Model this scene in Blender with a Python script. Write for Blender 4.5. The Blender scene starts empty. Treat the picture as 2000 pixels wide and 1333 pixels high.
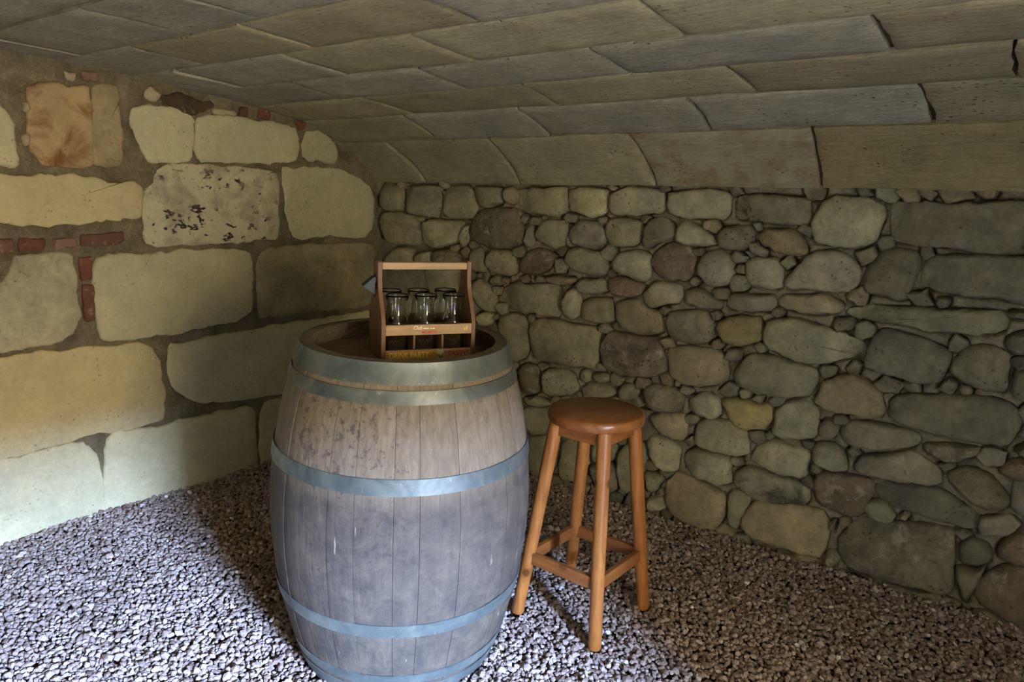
import bpy, bmesh, math, random
import numpy as np
from mathutils import Vector, Matrix, noise

# ---------------------------------------------------------------- camera, light, exposure
scene = bpy.context.scene
COL = scene.collection
CAM = (-2.763, -3.036, 1.345)

cam_data = bpy.data.cameras.new('camera')
cam_data.sensor_width = 36.0
cam_data.lens = 1413.0 / 2000.0 * 36.0
cam_data.clip_start = 0.05
camera = bpy.data.objects.new('camera', cam_data)
COL.objects.link(camera)


def camera_rotation(f, vp_y, vp_x_height):
    """Rotation whose +Y (along the rubble wall) vanishes at vp_y and whose +X lies on the horizon."""
    c = (1000.0, 666.5)
    dy = Vector((vp_y[0] - c[0], -(vp_y[1] - c[1]), -f)).normalized()
    y = -(vp_x_height - c[1])
    x = -(dy.y * y - dy.z * f) / dy.x
    dx = Vector((x, y, -f)).normalized()
    dz = dx.cross(dy)
    return Matrix((dx, dy, dz))


camera.matrix_world = Matrix.Translation(CAM) @ camera_rotation(1413.0, (-910, 330), 418).to_4x4()
scene.camera = camera

scene.view_settings.view_transform = 'Standard'
scene.view_settings.look = 'None'
scene.view_settings.gamma = 1.0
scene.view_settings.use_curve_mapping = False
scene.view_settings.exposure = 0.0

world = bpy.data.worlds.new('world')
scene.world = world
world.use_nodes = True
world.node_tree.nodes['Background'].inputs[0].default_value = (0.62, 0.78, 1.0, 1)
world.node_tree.nodes['Background'].inputs[1].default_value = 1.0

DOOR_X0, DOOR_X1, DOOR_TOP, BACK_Y = -3.10, -2.20, 1.60, -4.40


def area_light(name, loc, target, sx, sy, power, color, spread=180):
    d = bpy.data.lights.new(name, 'AREA')
    d.shape = 'RECTANGLE'
    d.size, d.size_y = sx, sy
    d.energy = power
    d.color = color
    d.spread = math.radians(spread)
    o = bpy.data.objects.new(name, d)
    COL.objects.link(o)
    o.location = loc
    o.rotation_euler = (Vector(target) - Vector(loc)).to_track_quat('-Z', 'Y').to_euler()
    return o


# daylight: the open sky above the entrance steps, and the sunlit yard seen through the doorway
area_light('sky_over_the_entrance', (-2.75, -7.2, 2.52), (-2.4, -2.0, 0.9), 2.4, 0.95, 22000, (0.30, 0.485, 1.0))
area_light('sunlit_yard_at_the_doorway', (-2.65, -5.22, 1.02), (-2.2, -1.0, 1.35), 0.9, 1.1, 134, (1.0, 0.83, 0.58))

# ---------------------------------------------------------------- helpers
random.seed(7)
RNG = np.random.default_rng(11)


def srgb(r, g, b):
    def f(v):
        v /= 255.0
        return v / 12.92 if v <= 0.04045 else ((v + 0.055) / 1.055) ** 2.4
    return (f(r), f(g), f(b), 1.0)


def tag(o, label=None, cat=None, group=None, kind=None):
    if label: o['label'] = label
    if cat: o['category'] = cat
    if group: o['group'] = group
    if kind: o['kind'] = kind
    return o


def mesh_obj(name, verts, faces, mat, parent=None, loc=(0, 0, 0), smooth=True, color=None):
    me = bpy.data.meshes.new(name)
    me.from_pydata([tuple(v) for v in verts], [], faces)
    me.update()
    if smooth:
        me.polygons.foreach_set('use_smooth', [True] * len(me.polygons))
    me.materials.append(mat)
    o = bpy.data.objects.new(name, me)
    COL.objects.link(o)
    o.location = loc
    if parent: o.parent = parent
    if color: o.color = color
    return o


def bm_obj(name, bm, mat, parent=None, loc=(0, 0, 0), smooth=False, angle=None, color=None):
    bmesh.ops.recalc_face_normals(bm, faces=bm.faces[:])
    me = bpy.data.meshes.new(name)
    bm.to_mesh(me); bm.free()
    me.materials.append(mat)
    if smooth:
        me.polygons.foreach_set('use_smooth', [True] * len(me.polygons))
        if angle:
            me.set_sharp_from_angle(angle=math.radians(angle))
    o = bpy.data.objects.new(name, me)
    COL.objects.link(o)
    o.location = loc
    if parent: o.parent = parent
    if color: o.color = color
    return o


def empty(name, loc, rot=(0, 0, 0)):
    o = bpy.data.objects.new(name, None)
    o.empty_display_size = 0.1
    COL.objects.link(o)
    o.location = loc
    o.rotation_euler = rot
    return o


def box_bm(x0, x1, y0, y1, z0, z1, bevel=0.0, seg=1):
    bm = bmesh.new()
    bmesh.ops.create_cube(bm, size=1)
    for v in bm.verts:
        v.co = Vector((x0 + (v.co.x + .5) * (x1 - x0), y0 + (v.co.y + .5) * (y1 - y0), z0 + (v.co.z + .5) * (z1 - z0)))
    if bevel:
        bmesh.ops.bevel(bm, geom=bm.edges[:], offset=bevel, segments=seg, affect='EDGES', profile=0.5)
    return bm


def lathe(profile, n=48, closed=False):
    """profile: list of (r, z); returns verts, faces"""
    verts, faces = [], []
    m = len(profile)
    for r, z in profile:
        for k in range(n):
            a = 2 * math.pi * k / n
            verts.append((r * math.cos(a), r * math.sin(a), z))
    rows = m if closed else m - 1
    for i in range(rows):
        j = (i + 1) % m
        for k in range(n):
            l = (k + 1) % n
            faces.append((i * n + k, i * n + l, j * n + l, j * n + k))
    return verts, faces


# ---------------------------------------------------------------- materials
class Nodes:
    def __init__(self, name):
        self.m = bpy.data.materials.new(name)
        self.m.use_nodes = True
        self.t = self.m.node_tree
        self.b = self.t.nodes['Principled BSDF']

    def n(self, kind, **kw):
        nd = self.t.nodes.new(kind)
        for k, v in kw.items():
            if k in nd.inputs.keys():
                nd.inputs[k].default_value = v
            else:
                setattr(nd, k, v)
        return nd

    def link(self, a, b):
        self.t.links.new(a, b)

    def coords(self, scale=(1, 1, 1), use='Object', rnd=True):
        tc = self.n('ShaderNodeTexCoord')
        mp = self.n('ShaderNodeMapping')
        mp.inputs['Scale'].default_value = scale
        self.link(tc.outputs[use], mp.inputs['Vector'])
        if rnd:
            oi = self.n('ShaderNodeObjectInfo')
            mul = self.n('ShaderNodeMath', operation='MULTIPLY')
            mul.inputs[1].default_value = 37.0
            self.link(oi.outputs['Random'], mul.inputs[0])
            self.link(mul.outputs[0], mp.inputs['Location'])
        return mp.outputs[0]

    def noise(self, vec, scale, detail=5, rough=0.55, dist=0.0):
        nd = self.n('ShaderNodeTexNoise')
        nd.inputs['Scale'].default_value = scale
        nd.inputs['Detail'].default_value = detail
        nd.inputs['Roughness'].default_value = rough
        nd.inputs['Distortion'].default_value = dist
        self.link(vec, nd.inputs['Vector'])
        return nd.outputs['Fac']

    def voronoi(self, vec, scale, feature='F1', rnd=1.0):
        nd = self.n('ShaderNodeTexVoronoi', feature=feature)
        nd.inputs['Scale'].default_value = scale
        nd.inputs['Randomness'].default_value = rnd
        self.link(vec, nd.inputs['Vector'])
        return nd.outputs['Distance']

    def ramp(self, fac, stops):
        nd = self.n('ShaderNodeValToRGB')
        el = nd.color_ramp.elements
        while len(el) < len(stops): el.new(0.5)
        for e, (p, c) in zip(el, stops):
            e.position = p
            e.color = c if len(c) == 4 else (*c, 1)
        self.link(fac, nd.inputs[0])
        return nd.outputs[0]

    def grey(self, fac, a, b, va=0.0, vb=1.0):
        return self.ramp(fac, [(a, (va, va, va, 1)), (b, (vb, vb, vb, 1))])

    def mix(self, fac, a, b, mode='MIX'):
        nd = self.n('ShaderNodeMix', data_type='RGBA', blend_type=mode)
        for v, s in ((fac, nd.inputs[0]), (a, nd.inputs[6]), (b, nd.inputs[7])):
            if isinstance(v, (int, float, tuple)): s.default_value = v
            else: self.link(v, s)
        return nd.outputs[2]

    def math(self, op, a, b):
        nd = self.n('ShaderNodeMath', operation=op)
        for v, s in ((a, nd.inputs[0]), (b, nd.inputs[1])):
            if isinstance(v, (int, float)): s.default_value = v
            else: self.link(v, s)
        return nd.outputs[0]

    def objcolor(self):
        return self.n('ShaderNodeObjectInfo').outputs['Color']

    def bump(self, height, strength=0.5, dist=0.01, prev=None):
        nd = self.n('ShaderNodeBump')
        nd.inputs['Strength'].default_value = strength
        nd.inputs['Distance'].default_value = dist
        self.link(height, nd.inputs['Height'])
        if prev: self.link(prev, nd.inputs['Normal'])
        self.link(nd.outputs[0], self.b.inputs['Normal'])
        return nd.outputs[0]

    def done(self, color=None, rough=0.9, metal=0.0, spec=None):
        if color is not None:
            if isinstance(color, tuple): self.b.inputs['Base Color'].default_value = color
            else: self.link(color, self.b.inputs['Base Color'])
        if isinstance(rough, (int, float)): self.b.inputs['Roughness'].default_value = rough
        else: self.link(rough, self.b.inputs['Roughness'])
        self.b.inputs['Metallic'].default_value = metal
        if spec is not None: self.b.inputs['Specular IOR Level'].default_value = spec
        return self.m


def stone_material(name, blotch=0.35, spots=0.0, rust=0.0, dark=0.0, bump=0.6, streak=False, moss=0.0, mid=0.0):
    k = Nodes(name)
    v = k.coords((1, 1, 1))
    base = k.objcolor()
    big = k.noise(v, 5.5, 6, 0.6, 0.4)
    c = k.mix(k.grey(big, 0.30, 0.72), k.mix(1.0, base, (1 - blotch, 1 - blotch * .95, 1 - blotch * .85, 1), 'MULTIPLY'),
              k.mix(1.0, base, (1.10, 1.09, 1.06, 1), 'MULTIPLY'))
    fine = k.noise(v, 60, 6, 0.7)
    c = k.mix(0.35, c, k.mix(1.0, c, k.grey(fine, 0.25, 0.75, 0.55, 1.25), 'MULTIPLY'))
    if mid:
        md = k.noise(v, 20, 8, 0.7, 0.6)
        c = k.mix(mid, c, k.mix(1.0, c, k.grey(md, 0.32, 0.70, 0.45, 1.35), 'MULTIPLY'))
    pits = k.voronoi(v, 45)
    pitmask = k.math('MULTIPLY', k.grey(pits, 0.10, 0.22, 1, 0), k.grey(k.noise(v, 7, 3), 0.5, 0.62))
    c = k.mix(k.math('MULTIPLY', pitmask, 0.5), c, srgb(60, 50, 32))
    if dark:
        m = k.noise(v, 9, 8, 0.72, 0.8)
        c = k.mix(k.grey(m, 0.60 - .14 * dark, 0.72 - .10 * dark, 0, min(1, dark * .85)), c, srgb(68, 60, 44))
        m2 = k.noise(v, 17, 8, 0.72, 0.5)
        c = k.mix(k.grey(m2, 0.55, 0.66, 0, .7 * dark), c, srgb(172, 164, 142))
    if moss:
        m = k.noise(v, 8, 7, 0.65, 0.6)
        c = k.mix(k.grey(m, 0.50, 0.62, 0, moss), c, srgb(52, 54, 40))
    if rust:
        m = k.noise(v, 7, 7, 0.65, 0.5)
        c = k.mix(k.grey(m, 0.46, 0.64, 0, rust), c, srgb(112, 66, 26))
    if spots:
        w = k.mix(0.06, v, k.n('ShaderNodeTexNoise', Scale=16.0).outputs['Color'], 'LINEAR_LIGHT')
        vo = k.voronoi(w, 15)
        keep = k.grey(k.noise(v, 6.0, 2), 0.40, 0.52)
        c = k.mix(k.math('MULTIPLY', k.grey(vo, 0.22, 0.34, 1, 0), k.math('MULTIPLY', keep, spots)), c, srgb(46, 40, 34))
        haze = k.noise(v, 7.5, 5, 0.6, 0.3)
        c = k.mix(k.grey(haze, 0.48, 0.66, 0, .65 * spots), c, srgb(112, 100, 88))
    h = k.math('ADD', k.math('MULTIPLY', big, 0.5), k.math('MULTIPLY', fine, 0.35))
    if mid: h = k.math('ADD', h, k.math('MULTIPLY', md, 0.9 * mid))
    if streak:
        vs = k.coords((26, 5, 26))
        st = k.noise(vs, 3.0, 5, 0.65, 0.4)
        h = k.math('ADD', h, k.math('MULTIPLY', st, 0.5))
        c = k.mix(0.5, c, k.mix(1.0, c, k.grey(st, 0.3, 0.7, 0.62, 1.26), 'MULTIPLY'))
    h = k.math('SUBTRACT', h, k.math('MULTIPLY', pitmask, 0.4))
    k.bump(h, bump, 0.012)
    return k.done(c, 0.92, spec=0.25)


M = {}
M['ashlar'] = stone_material('limestone_ashlar', 0.14, bump=0.25, mid=0.18)
M['ashlar_spotted'] = stone_material('limestone_spotted', 0.16, spots=1.0, bump=0.3)
M['ashlar_rust'] = stone_material('limestone_rust_stained', 0.2, rust=0.85, bump=0.3)
M['ashlar_mottled'] = stone_material('limestone_mottled', 0.25, dark=0.45, bump=0.4, mid=0.4)
M['ashlar_grime'] = stone_material('limestone_grimy', 0.4, moss=0.25, bump=0.35, mid=0.4)
M['rubble'] = stone_material('rubble_limestone', 0.42, dark=0.22, bump=0.75, mid=0.6)
M['rubble_dark'] = stone_material('rubble_dark', 0.45, dark=0.75, bump=1.0, mid=0.6)
M['rubble_blotch'] = stone_material('rubble_blotched', 0.5, dark=1.0, bump=1.0, mid=0.5)
M['rubble_moss'] = stone_material('rubble_mossy', 0.4, moss=0.85, bump=0.8, mid=0.6)
M['vault'] = stone_material('vault_slab', 0.24, bump=0.8, streak=True, mid=0.25)
M['vault_rust'] = stone_material('vault_slab_rusty', 0.16, bump=0.5, streak=True, rust=0.5)


def mortar_material(name, ca, cb, cc, bump):
    k = Nodes(name)
    v = k.coords(rnd=False)
    a = k.noise(v, 9, 7, 0.65, 0.3)
    b = k.noise(v, 70, 6, 0.7)
    c = k.ramp(a, [(0.3, ca), (0.55, cb), (0.75, cc)])
    c = k.mix(0.6, c, k.mix(1.0, c, k.grey(b, 0.25, 0.75, 0.45, 1.3), 'MULTIPLY'))
    g = k.voronoi(v, 60)
    c = k.mix(k.grey(g, 0.10, 0.20, .35, 0), c, srgb(190, 178, 140))
    k.bump(k.math('ADD', k.math('MULTIPLY', a, .6), b), bump, 0.015)
    return k.done(c, 0.97, spec=0.15)


M['mortar_left'] = mortar_material('lime_mortar_end_wall', srgb(100, 92, 66), srgb(142, 129, 98), srgb(170, 157, 124), 1.0)
M['mortar_right'] = mortar_material('lime_mortar_rubble', srgb(126, 114, 86), srgb(158, 146, 114), srgb(178, 167, 132), 1.0)
M['mortar_vault'] = mortar_material('vault_joint_mortar', srgb(80, 68, 46), srgb(108, 94, 66), srgb(170, 156, 118), 1.0)


def brick_material():
    k = Nodes('old_brick')
    v = k.coords()
    a = k.noise(v, 22, 6, 0.65)
    base = k.objcolor()
    c = k.mix(k.grey(a, 0.35, 0.7), base, k.mix(1.0, base, (0.62, 0.6, 0.6, 1), 'MULTIPLY'))
    c = k.mix(k.grey(k.noise(v, 40, 5), 0.58, 0.72, 0, .5), c, srgb(160, 140, 112))
    k.bump(a, 0.6, 0.006)
    return k.done(c, 0.95, spec=0.2)


M['brick'] = brick_material()
M['bounce_wall'] = mortar_material('pale_bounce_wall', srgb(188, 178, 150), srgb(206, 198, 172), srgb(220, 212, 190), 0.6)  # invented pale coat for the unseen walls, added to bounce light inside


def gravel_material():
    k = Nodes('crushed_gravel')
    at = k.n('ShaderNodeAttribute', attribute_name='tone')
    c = k.ramp(at.outputs['Fac'], [(0.0, srgb(104, 84, 70)), (0.25, srgb(138, 118, 102)), (0.6, srgb(166, 147, 130)), (0.92, srgb(186, 170, 154)), (1.0, srgb(226, 222, 214))])
    v = k.coords(rnd=False)
    patch = k.noise(v, 1.7, 4, 0.6)
    c = k.mix(k.grey(patch, 0.52, 0.66, 0, 0.45), c, k.mix(1.0, c, srgb(176, 150, 138), 'MULTIPLY'))
    f = k.noise(v, 420, 3, 0.6)
    k.bump(f, 0.4, 0.002)
    return k.done(c, 0.95, spec=0.2)


def ground_material():
    k = Nodes('gravel_bed')
    v = k.coords(rnd=False)
    d = k.voronoi(v, 75)
    c = k.ramp(d, [(0.0, srgb(150, 130, 116)), (0.35, srgb(110, 92, 80)), (0.6, srgb(46, 38, 32))])
    k.bump(d, 1.0, -0.01)
    return k.done(c, 0.97, spec=0.1)


M['gravel'] = gravel_material()
M['gravel_bed'] = ground_material()


def stave_material():
    k = Nodes('weathered_oak')
    v = k.coords((9, 9, 0.8))          # long grain down the stave
    g = k.noise(v, 9, 7, 0.65, 0.6)
    base = k.objcolor()
    c = k.mix(k.grey(g, 0.28, 0.72), k.mix(1.0, base, (0.62, 0.60, 0.58, 1), 'MULTIPLY'), k.mix(1.0, base, (1.12, 1.10, 1.06, 1), 'MULTIPLY'))
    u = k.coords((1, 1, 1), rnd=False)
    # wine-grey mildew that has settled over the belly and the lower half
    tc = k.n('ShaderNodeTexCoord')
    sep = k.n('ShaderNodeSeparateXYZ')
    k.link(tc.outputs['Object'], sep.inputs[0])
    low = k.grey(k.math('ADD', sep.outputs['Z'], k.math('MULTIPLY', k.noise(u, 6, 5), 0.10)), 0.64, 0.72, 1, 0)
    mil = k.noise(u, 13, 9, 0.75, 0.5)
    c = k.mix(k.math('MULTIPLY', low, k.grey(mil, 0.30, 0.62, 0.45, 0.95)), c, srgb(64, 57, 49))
    sp = k.noise(u, 48, 6, 0.75)
    spm = k.math('MULTIPLY', k.grey(sp, 0.53, 0.62), k.grey(k.noise(u, 5, 4), 0.44, 0.60))
    c = k.mix(k.math('MULTIPLY', spm, 0.75), c, srgb(64, 56, 50))
    # pale drips
    dv = k.coords((30, 30, 5), rnd=False)
    dr = k.math('MULTIPLY', k.grey(k.noise(dv, 2.2, 3), 0.68, 0.72), k.grey(k.noise(u, 4.5, 2), 0.53, 0.60))
    c = k.mix(k.math('MULTIPLY', dr, 0.6), c, srgb(176, 164, 138))
    k.bump(k.math('ADD', g, k.math('MULTIPLY', sp, .3)), 0.35, 0.006)
    return k.done(c, 0.8, spec=0.3)


def hoop_material():
    k = Nodes('galvanised_hoop')
    v = k.coords()
    a = k.noise(v, 9, 7, 0.65, 0.6)
    b = k.noise(v, 34, 6, 0.7)
    c = k.ramp(a, [(0.28, srgb(76, 82, 76)), (0.5, srgb(106, 112, 103)), (0.72, srgb(136, 140, 124))])
    c = k.mix(k.grey(b, 0.62, 0.74, 0, .6), c, srgb(186, 184, 170))
    c = k.mix(k.grey(k.noise(v, 15, 6, .7), 0.62, 0.72, 0, .5), c, srgb(96, 78, 58))
    k.bump(b, 0.15, 0.003)
    return k.done(c, k.grey(a, 0.3, 0.7, 0.62, 0.45), 0.55)


def plain_wood(name, ca, cb, axis, rough=0.6, grain=10.0, knots=0.0):
    k = Nodes(name)
    s = [grain, grain, grain]; s[axis] = grain * 0.08
    v = k.coords(tuple(s))
    g = k.noise(v, 4.0, 6, 0.62, 0.8)
    c = k.ramp(g, [(0.28, ca), (0.68, cb)])
    if knots:
        u = k.coords((1, 1, 1))
        kn = k.voronoi(u, 9)
        c = k.mix(k.grey(kn, 0.09, 0.17, knots, 0), c, srgb(58, 28, 12))
        bl = k.noise(u, 14, 4)
        c = k.mix(k.grey(bl, 0.4, 0.7, 0, .35), c, srgb(112, 56, 24))
    k.bump(g, 0.15, 0.003)
    return k.done(c, rough, spec=0.4)


M['stave'] = stave_material()
M['hoop'] = hoop_material()
M['head'] = plain_wood('barrel_head_oak', srgb(92, 72, 52), srgb(134, 110, 82), 0, 0.75)
M['stool_v'] = plain_wood('lacquered_pine_leg', srgb(134, 80, 32), srgb(178, 115, 54), 2, 0.36, 12, 0.8)
M['stool_h'] = plain_wood('lacquered_pine_seat', srgb(114, 66, 28), srgb(154, 97, 46), 0, 0.28, 9, 0.7)
M['stool_y'] = plain_wood('lacquered_pine_rail', srgb(118, 70, 30), srgb(156, 98, 48), 1, 0.36, 12, 0.5)
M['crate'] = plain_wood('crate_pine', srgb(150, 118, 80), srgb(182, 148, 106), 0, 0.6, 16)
M['crate_shaded'] = plain_wood('crate_pine_shaded', srgb(98, 70, 44), srgb(128, 94, 60), 2, 0.6, 16)  # same pine darkened: shade on side panels and dividers put into the colour


def flat(name, c, rough=0.6, metal=0.0):
    k = Nodes(name)
    v = k.coords()
    a = k.noise(v, 40, 4)
    col = k.mix(k.grey(a, 0.3, 0.7, 0, .35), c, tuple(x * 0.75 for x in c[:3]) + (1,))
    return k.done(col, rough, metal)


M['steel'] = flat('opener_steel', srgb(42, 48, 48), 0.55, 0.3)
M['rivet'] = flat('rivet_steel', srgb(88, 88, 82), 0.5, 0.6)
M['ink_yellow'] = flat('print_yellow', srgb(240, 208, 96))
M['ink_orange'] = flat('print_orange_panel', srgb(188, 142, 66))
M['ink_red'] = flat('print_red', srgb(190, 46, 36))
M['ink_white'] = flat('print_white', srgb(232, 224, 204))
M['ink_cream'] = flat('print_cream', srgb(214, 204, 150))
M['ink_black'] = flat('print_black', srgb(34, 26, 22))


def glass_material():
    k = Nodes('clear_glass')
    k.b.inputs['Transmission Weight'].default_value = 1.0
    k.b.inputs['IOR'].default_value = 1.45
    return k.done((0.95, 0.98, 0.96, 1), 0.02)


M['glass'] = glass_material()

# ---------------------------------------------------------------- outlines of the stones (metres on each wall)
# end wall: (x, z) on the plane y = 0;  rubble wall: (y, z) on the plane x = 0
LEFT = [
 ('cream', [(-1.779,1.625),(-1.745,1.61),(-1.724,1.585),(-1.706,1.547),(-1.714,1.526),(-1.711,1.459),(-1.709,1.411),(-1.729,1.403),(-1.764,1.408),(-1.8,1.406)]),
 ('ochre', [(-1.648,1.681),(-1.615,1.698),(-1.549,1.704),(-1.503,1.701),(-1.446,1.718),(-1.442,1.644),(-1.448,1.571),(-1.448,1.476),(-1.449,1.421),(-1.506,1.414),(-1.574,1.422),(-1.639,1.425),(-1.658,1.455),(-1.657,1.504),(-1.658,1.572),(-1.65,1.62)]),
 ('tan', [(-1.43,1.71),(-1.382,1.727),(-1.337,1.73),(-1.336,1.656),(-1.339,1.589),(-1.327,1.545),(-1.337,1.484),(-1.341,1.434),(-1.391,1.42),(-1.443,1.419),(-1.443,1.477),(-1.441,1.572)]),
 ('cream', [(-1.275,1.651),(-1.235,1.665),(-1.162,1.669),(-1.087,1.672),(-1.036,1.645),(-1.031,1.594),(-1.039,1.52),(-1.039,1.461),(-1.152,1.447),(-1.234,1.45),(-1.251,1.489),(-1.275,1.541),(-1.293,1.593)]),
 ('pale', [(-1.01,1.636),(-0.973,1.66),(-0.88,1.661),(-0.733,1.659),(-0.607,1.662),(-0.52,1.648),(-0.493,1.604),(-0.492,1.54),(-0.525,1.492),(-0.658,1.473),(-0.792,1.475),(-0.891,1.461),(-1.021,1.464),(-1.025,1.537)]),
 ('pale', [(-0.452,1.617),(-0.381,1.64),(-0.309,1.619),(-0.27,1.584),(-0.259,1.516),(-0.281,1.491),(-0.361,1.506),(-0.433,1.497),(-0.464,1.514),(-0.466,1.57)]),
 ('warm', [(-1.821,1.37),(-1.768,1.371),(-1.643,1.372),(-1.474,1.379),(-1.424,1.365),(-1.366,1.345),(-1.303,1.369),(-1.265,1.345),(-1.273,1.285),(-1.278,1.222),(-1.376,1.215),(-1.473,1.208),(-1.572,1.197),(-1.723,1.195),(-1.782,1.215),(-1.835,1.224)]),
 ('spotted', [(-1.255,1.325),(-1.216,1.35),(-1.196,1.414),(-1.161,1.436),(-1.031,1.442),(-0.911,1.443),(-0.743,1.448),(-0.638,1.431),(-0.618,1.386),(-0.621,1.266),(-0.629,1.126),(-0.662,1.108),(-0.81,1.111),(-1.051,1.107),(-1.249,1.105),(-1.268,1.134),(-1.266,1.222),(-1.267,1.301)]),
 ('pale', [(-0.583,1.452),(-0.527,1.445),(-0.457,1.467),(-0.313,1.46),(-0.185,1.451),(-0.079,1.404),(-0.017,1.344),(-0.01,1.249),(-0.026,1.164),(-0.069,1.112),(-0.192,1.11),(-0.296,1.133),(-0.396,1.12),(-0.527,1.114),(-0.549,1.162),(-0.575,1.229),(-0.576,1.332)]),
 ('mottled', [(-1.75,1.062),(-1.745,1.088),(-1.646,1.086),(-1.552,1.082),(-1.546,1.014),(-1.554,0.897),(-1.553,0.84),(-1.568,0.776),(-1.623,0.749),(-1.728,0.741),(-1.827,0.74),(-1.898,0.741),(-1.875,0.982),(-1.796,0.985),(-1.76,1.029)]),
 ('cream', [(-1.471,1.062),(-1.417,1.076),(-1.227,1.074),(-1.052,1.078),(-0.863,1.073),(-0.792,1.058),(-0.779,0.992),(-0.779,0.871),(-0.786,0.773),(-0.885,0.74),(-1.132,0.726),(-1.312,0.719),(-1.458,0.722),(-1.477,0.783),(-1.485,0.89)]),
 ('stained', [(-0.741,1.036),(-0.652,1.079),(-0.423,1.081),(-0.165,1.078),(-0.016,1.076),(-0.006,0.949),(-0.008,0.73),(-0.354,0.738),(-0.735,0.743),(-0.752,0.79)]),
 ('warm', [(-1.902,0.705),(-1.83,0.71),(-1.696,0.712),(-1.475,0.707),(-1.314,0.695),(-1.276,0.678),(-1.241,0.601),(-1.235,0.49),(-1.238,0.379),(-1.259,0.339),(-1.339,0.34),(-1.455,0.346),(-1.558,0.358),(-1.598,0.342),(-1.728,0.338),(-1.865,0.339),(-1.937,0.34)]),
 ('cream', [(-1.2,0.678),(-1.087,0.683),(-0.834,0.688),(-0.629,0.692),(-0.473,0.692),(-0.132,0.697),(-0.001,0.7),(-0.005,0.317),(-0.352,0.332),(-0.619,0.343),(-0.794,0.353),(-0.957,0.366),(-1.056,0.377),(-1.104,0.407),(-1.168,0.449),(-1.198,0.501),(-1.202,0.571)]),
 ('cream', [(-1.938,0.324),(-1.866,0.323),(-1.729,0.326),(-1.614,0.325),(-1.568,0.33),(-1.555,0.296),(-1.528,0.236),(-1.526,0.164),(-1.517,0.116),(-1.525,-0.036),(-1.532,-0.126),(-1.907,-0.107),(-1.98,-0.107)]),
 ('cream', [(-1.483,0.304),(-1.447,0.335),(-1.389,0.334),(-1.269,0.314),(-1.186,0.322),(-0.96,0.317),(-0.819,0.316),(-0.793,0.261),(-0.8,0.116),(-0.793,0.007),(-0.785,-0.082),(-0.791,-0.203),(-1.514,-0.133),(-1.508,0.004),(-1.506,0.162)]),
 ('cream', [(-0.752,0.273),(-0.728,0.307),(-0.632,0.319),(-0.352,0.304),(-0.005,0.287),(-0.01,-0.192),(-0.757,-0.173),(-0.769,0.022),(-0.768,0.182)]),
 ('brick', [(-1.73,1.146),(-1.644,1.145),(-1.641,1.122),(-1.651,1.1),(-1.732,1.1)]),
 ('brickdull', [(-1.807,1.148),(-1.749,1.145),(-1.743,1.111),(-1.757,1.09),(-1.812,1.096)]),
 ('brickpink', [(-1.614,1.139),(-1.535,1.145),(-1.531,1.111),(-1.614,1.105)]),
 ('brickdull', [(-1.517,1.155),(-1.353,1.163),(-1.353,1.128),(-1.384,1.113),(-1.52,1.11)]),
 ('brick', [(-1.531,1.065),(-1.484,1.071),(-1.488,0.978),(-1.531,0.975)]),
 ('brickbrown', [(-1.527,0.959),(-1.483,0.959),(-1.488,0.818),(-1.532,0.817)]),
 ('brickpink', [(-1.469,1.761),(-1.402,1.767),(-1.406,1.734),(-1.459,1.73)]),
 ('brickbrown', [(-0.803,1.711),(-0.761,1.712),(-0.768,1.668),(-0.811,1.668)]),
 ('brick', [(-0.7,1.719),(-0.643,1.718),(-0.655,1.667),(-0.712,1.67)]),
 ('brick', [(-0.507,1.681),(-0.439,1.681),(-0.463,1.639),(-0.492,1.632)]),
 ('slab', [(-1.142,1.728),(-0.934,1.707),(-0.94,1.688),(-1.027,1.65),(-1.104,1.674),(-1.161,1.687)]),
 ('chip', [(-0.926,1.69),(-0.817,1.687),(-0.823,1.665),(-0.927,1.667)]),
 ('chip', [(-1.214,1.738),(-1.167,1.725),(-1.185,1.692),(-1.233,1.698)]),
 ('chip', [(-1.515,1.761),(-1.488,1.754),(-1.494,1.733),(-1.517,1.733)]),
 ('chip', [(-1.689,1.508),(-1.666,1.517),(-1.665,1.489),(-1.681,1.481)]),
 ('chip', [(-1.669,1.618),(-1.655,1.633),(-1.657,1.592),(-1.668,1.595)]),
]

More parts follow.
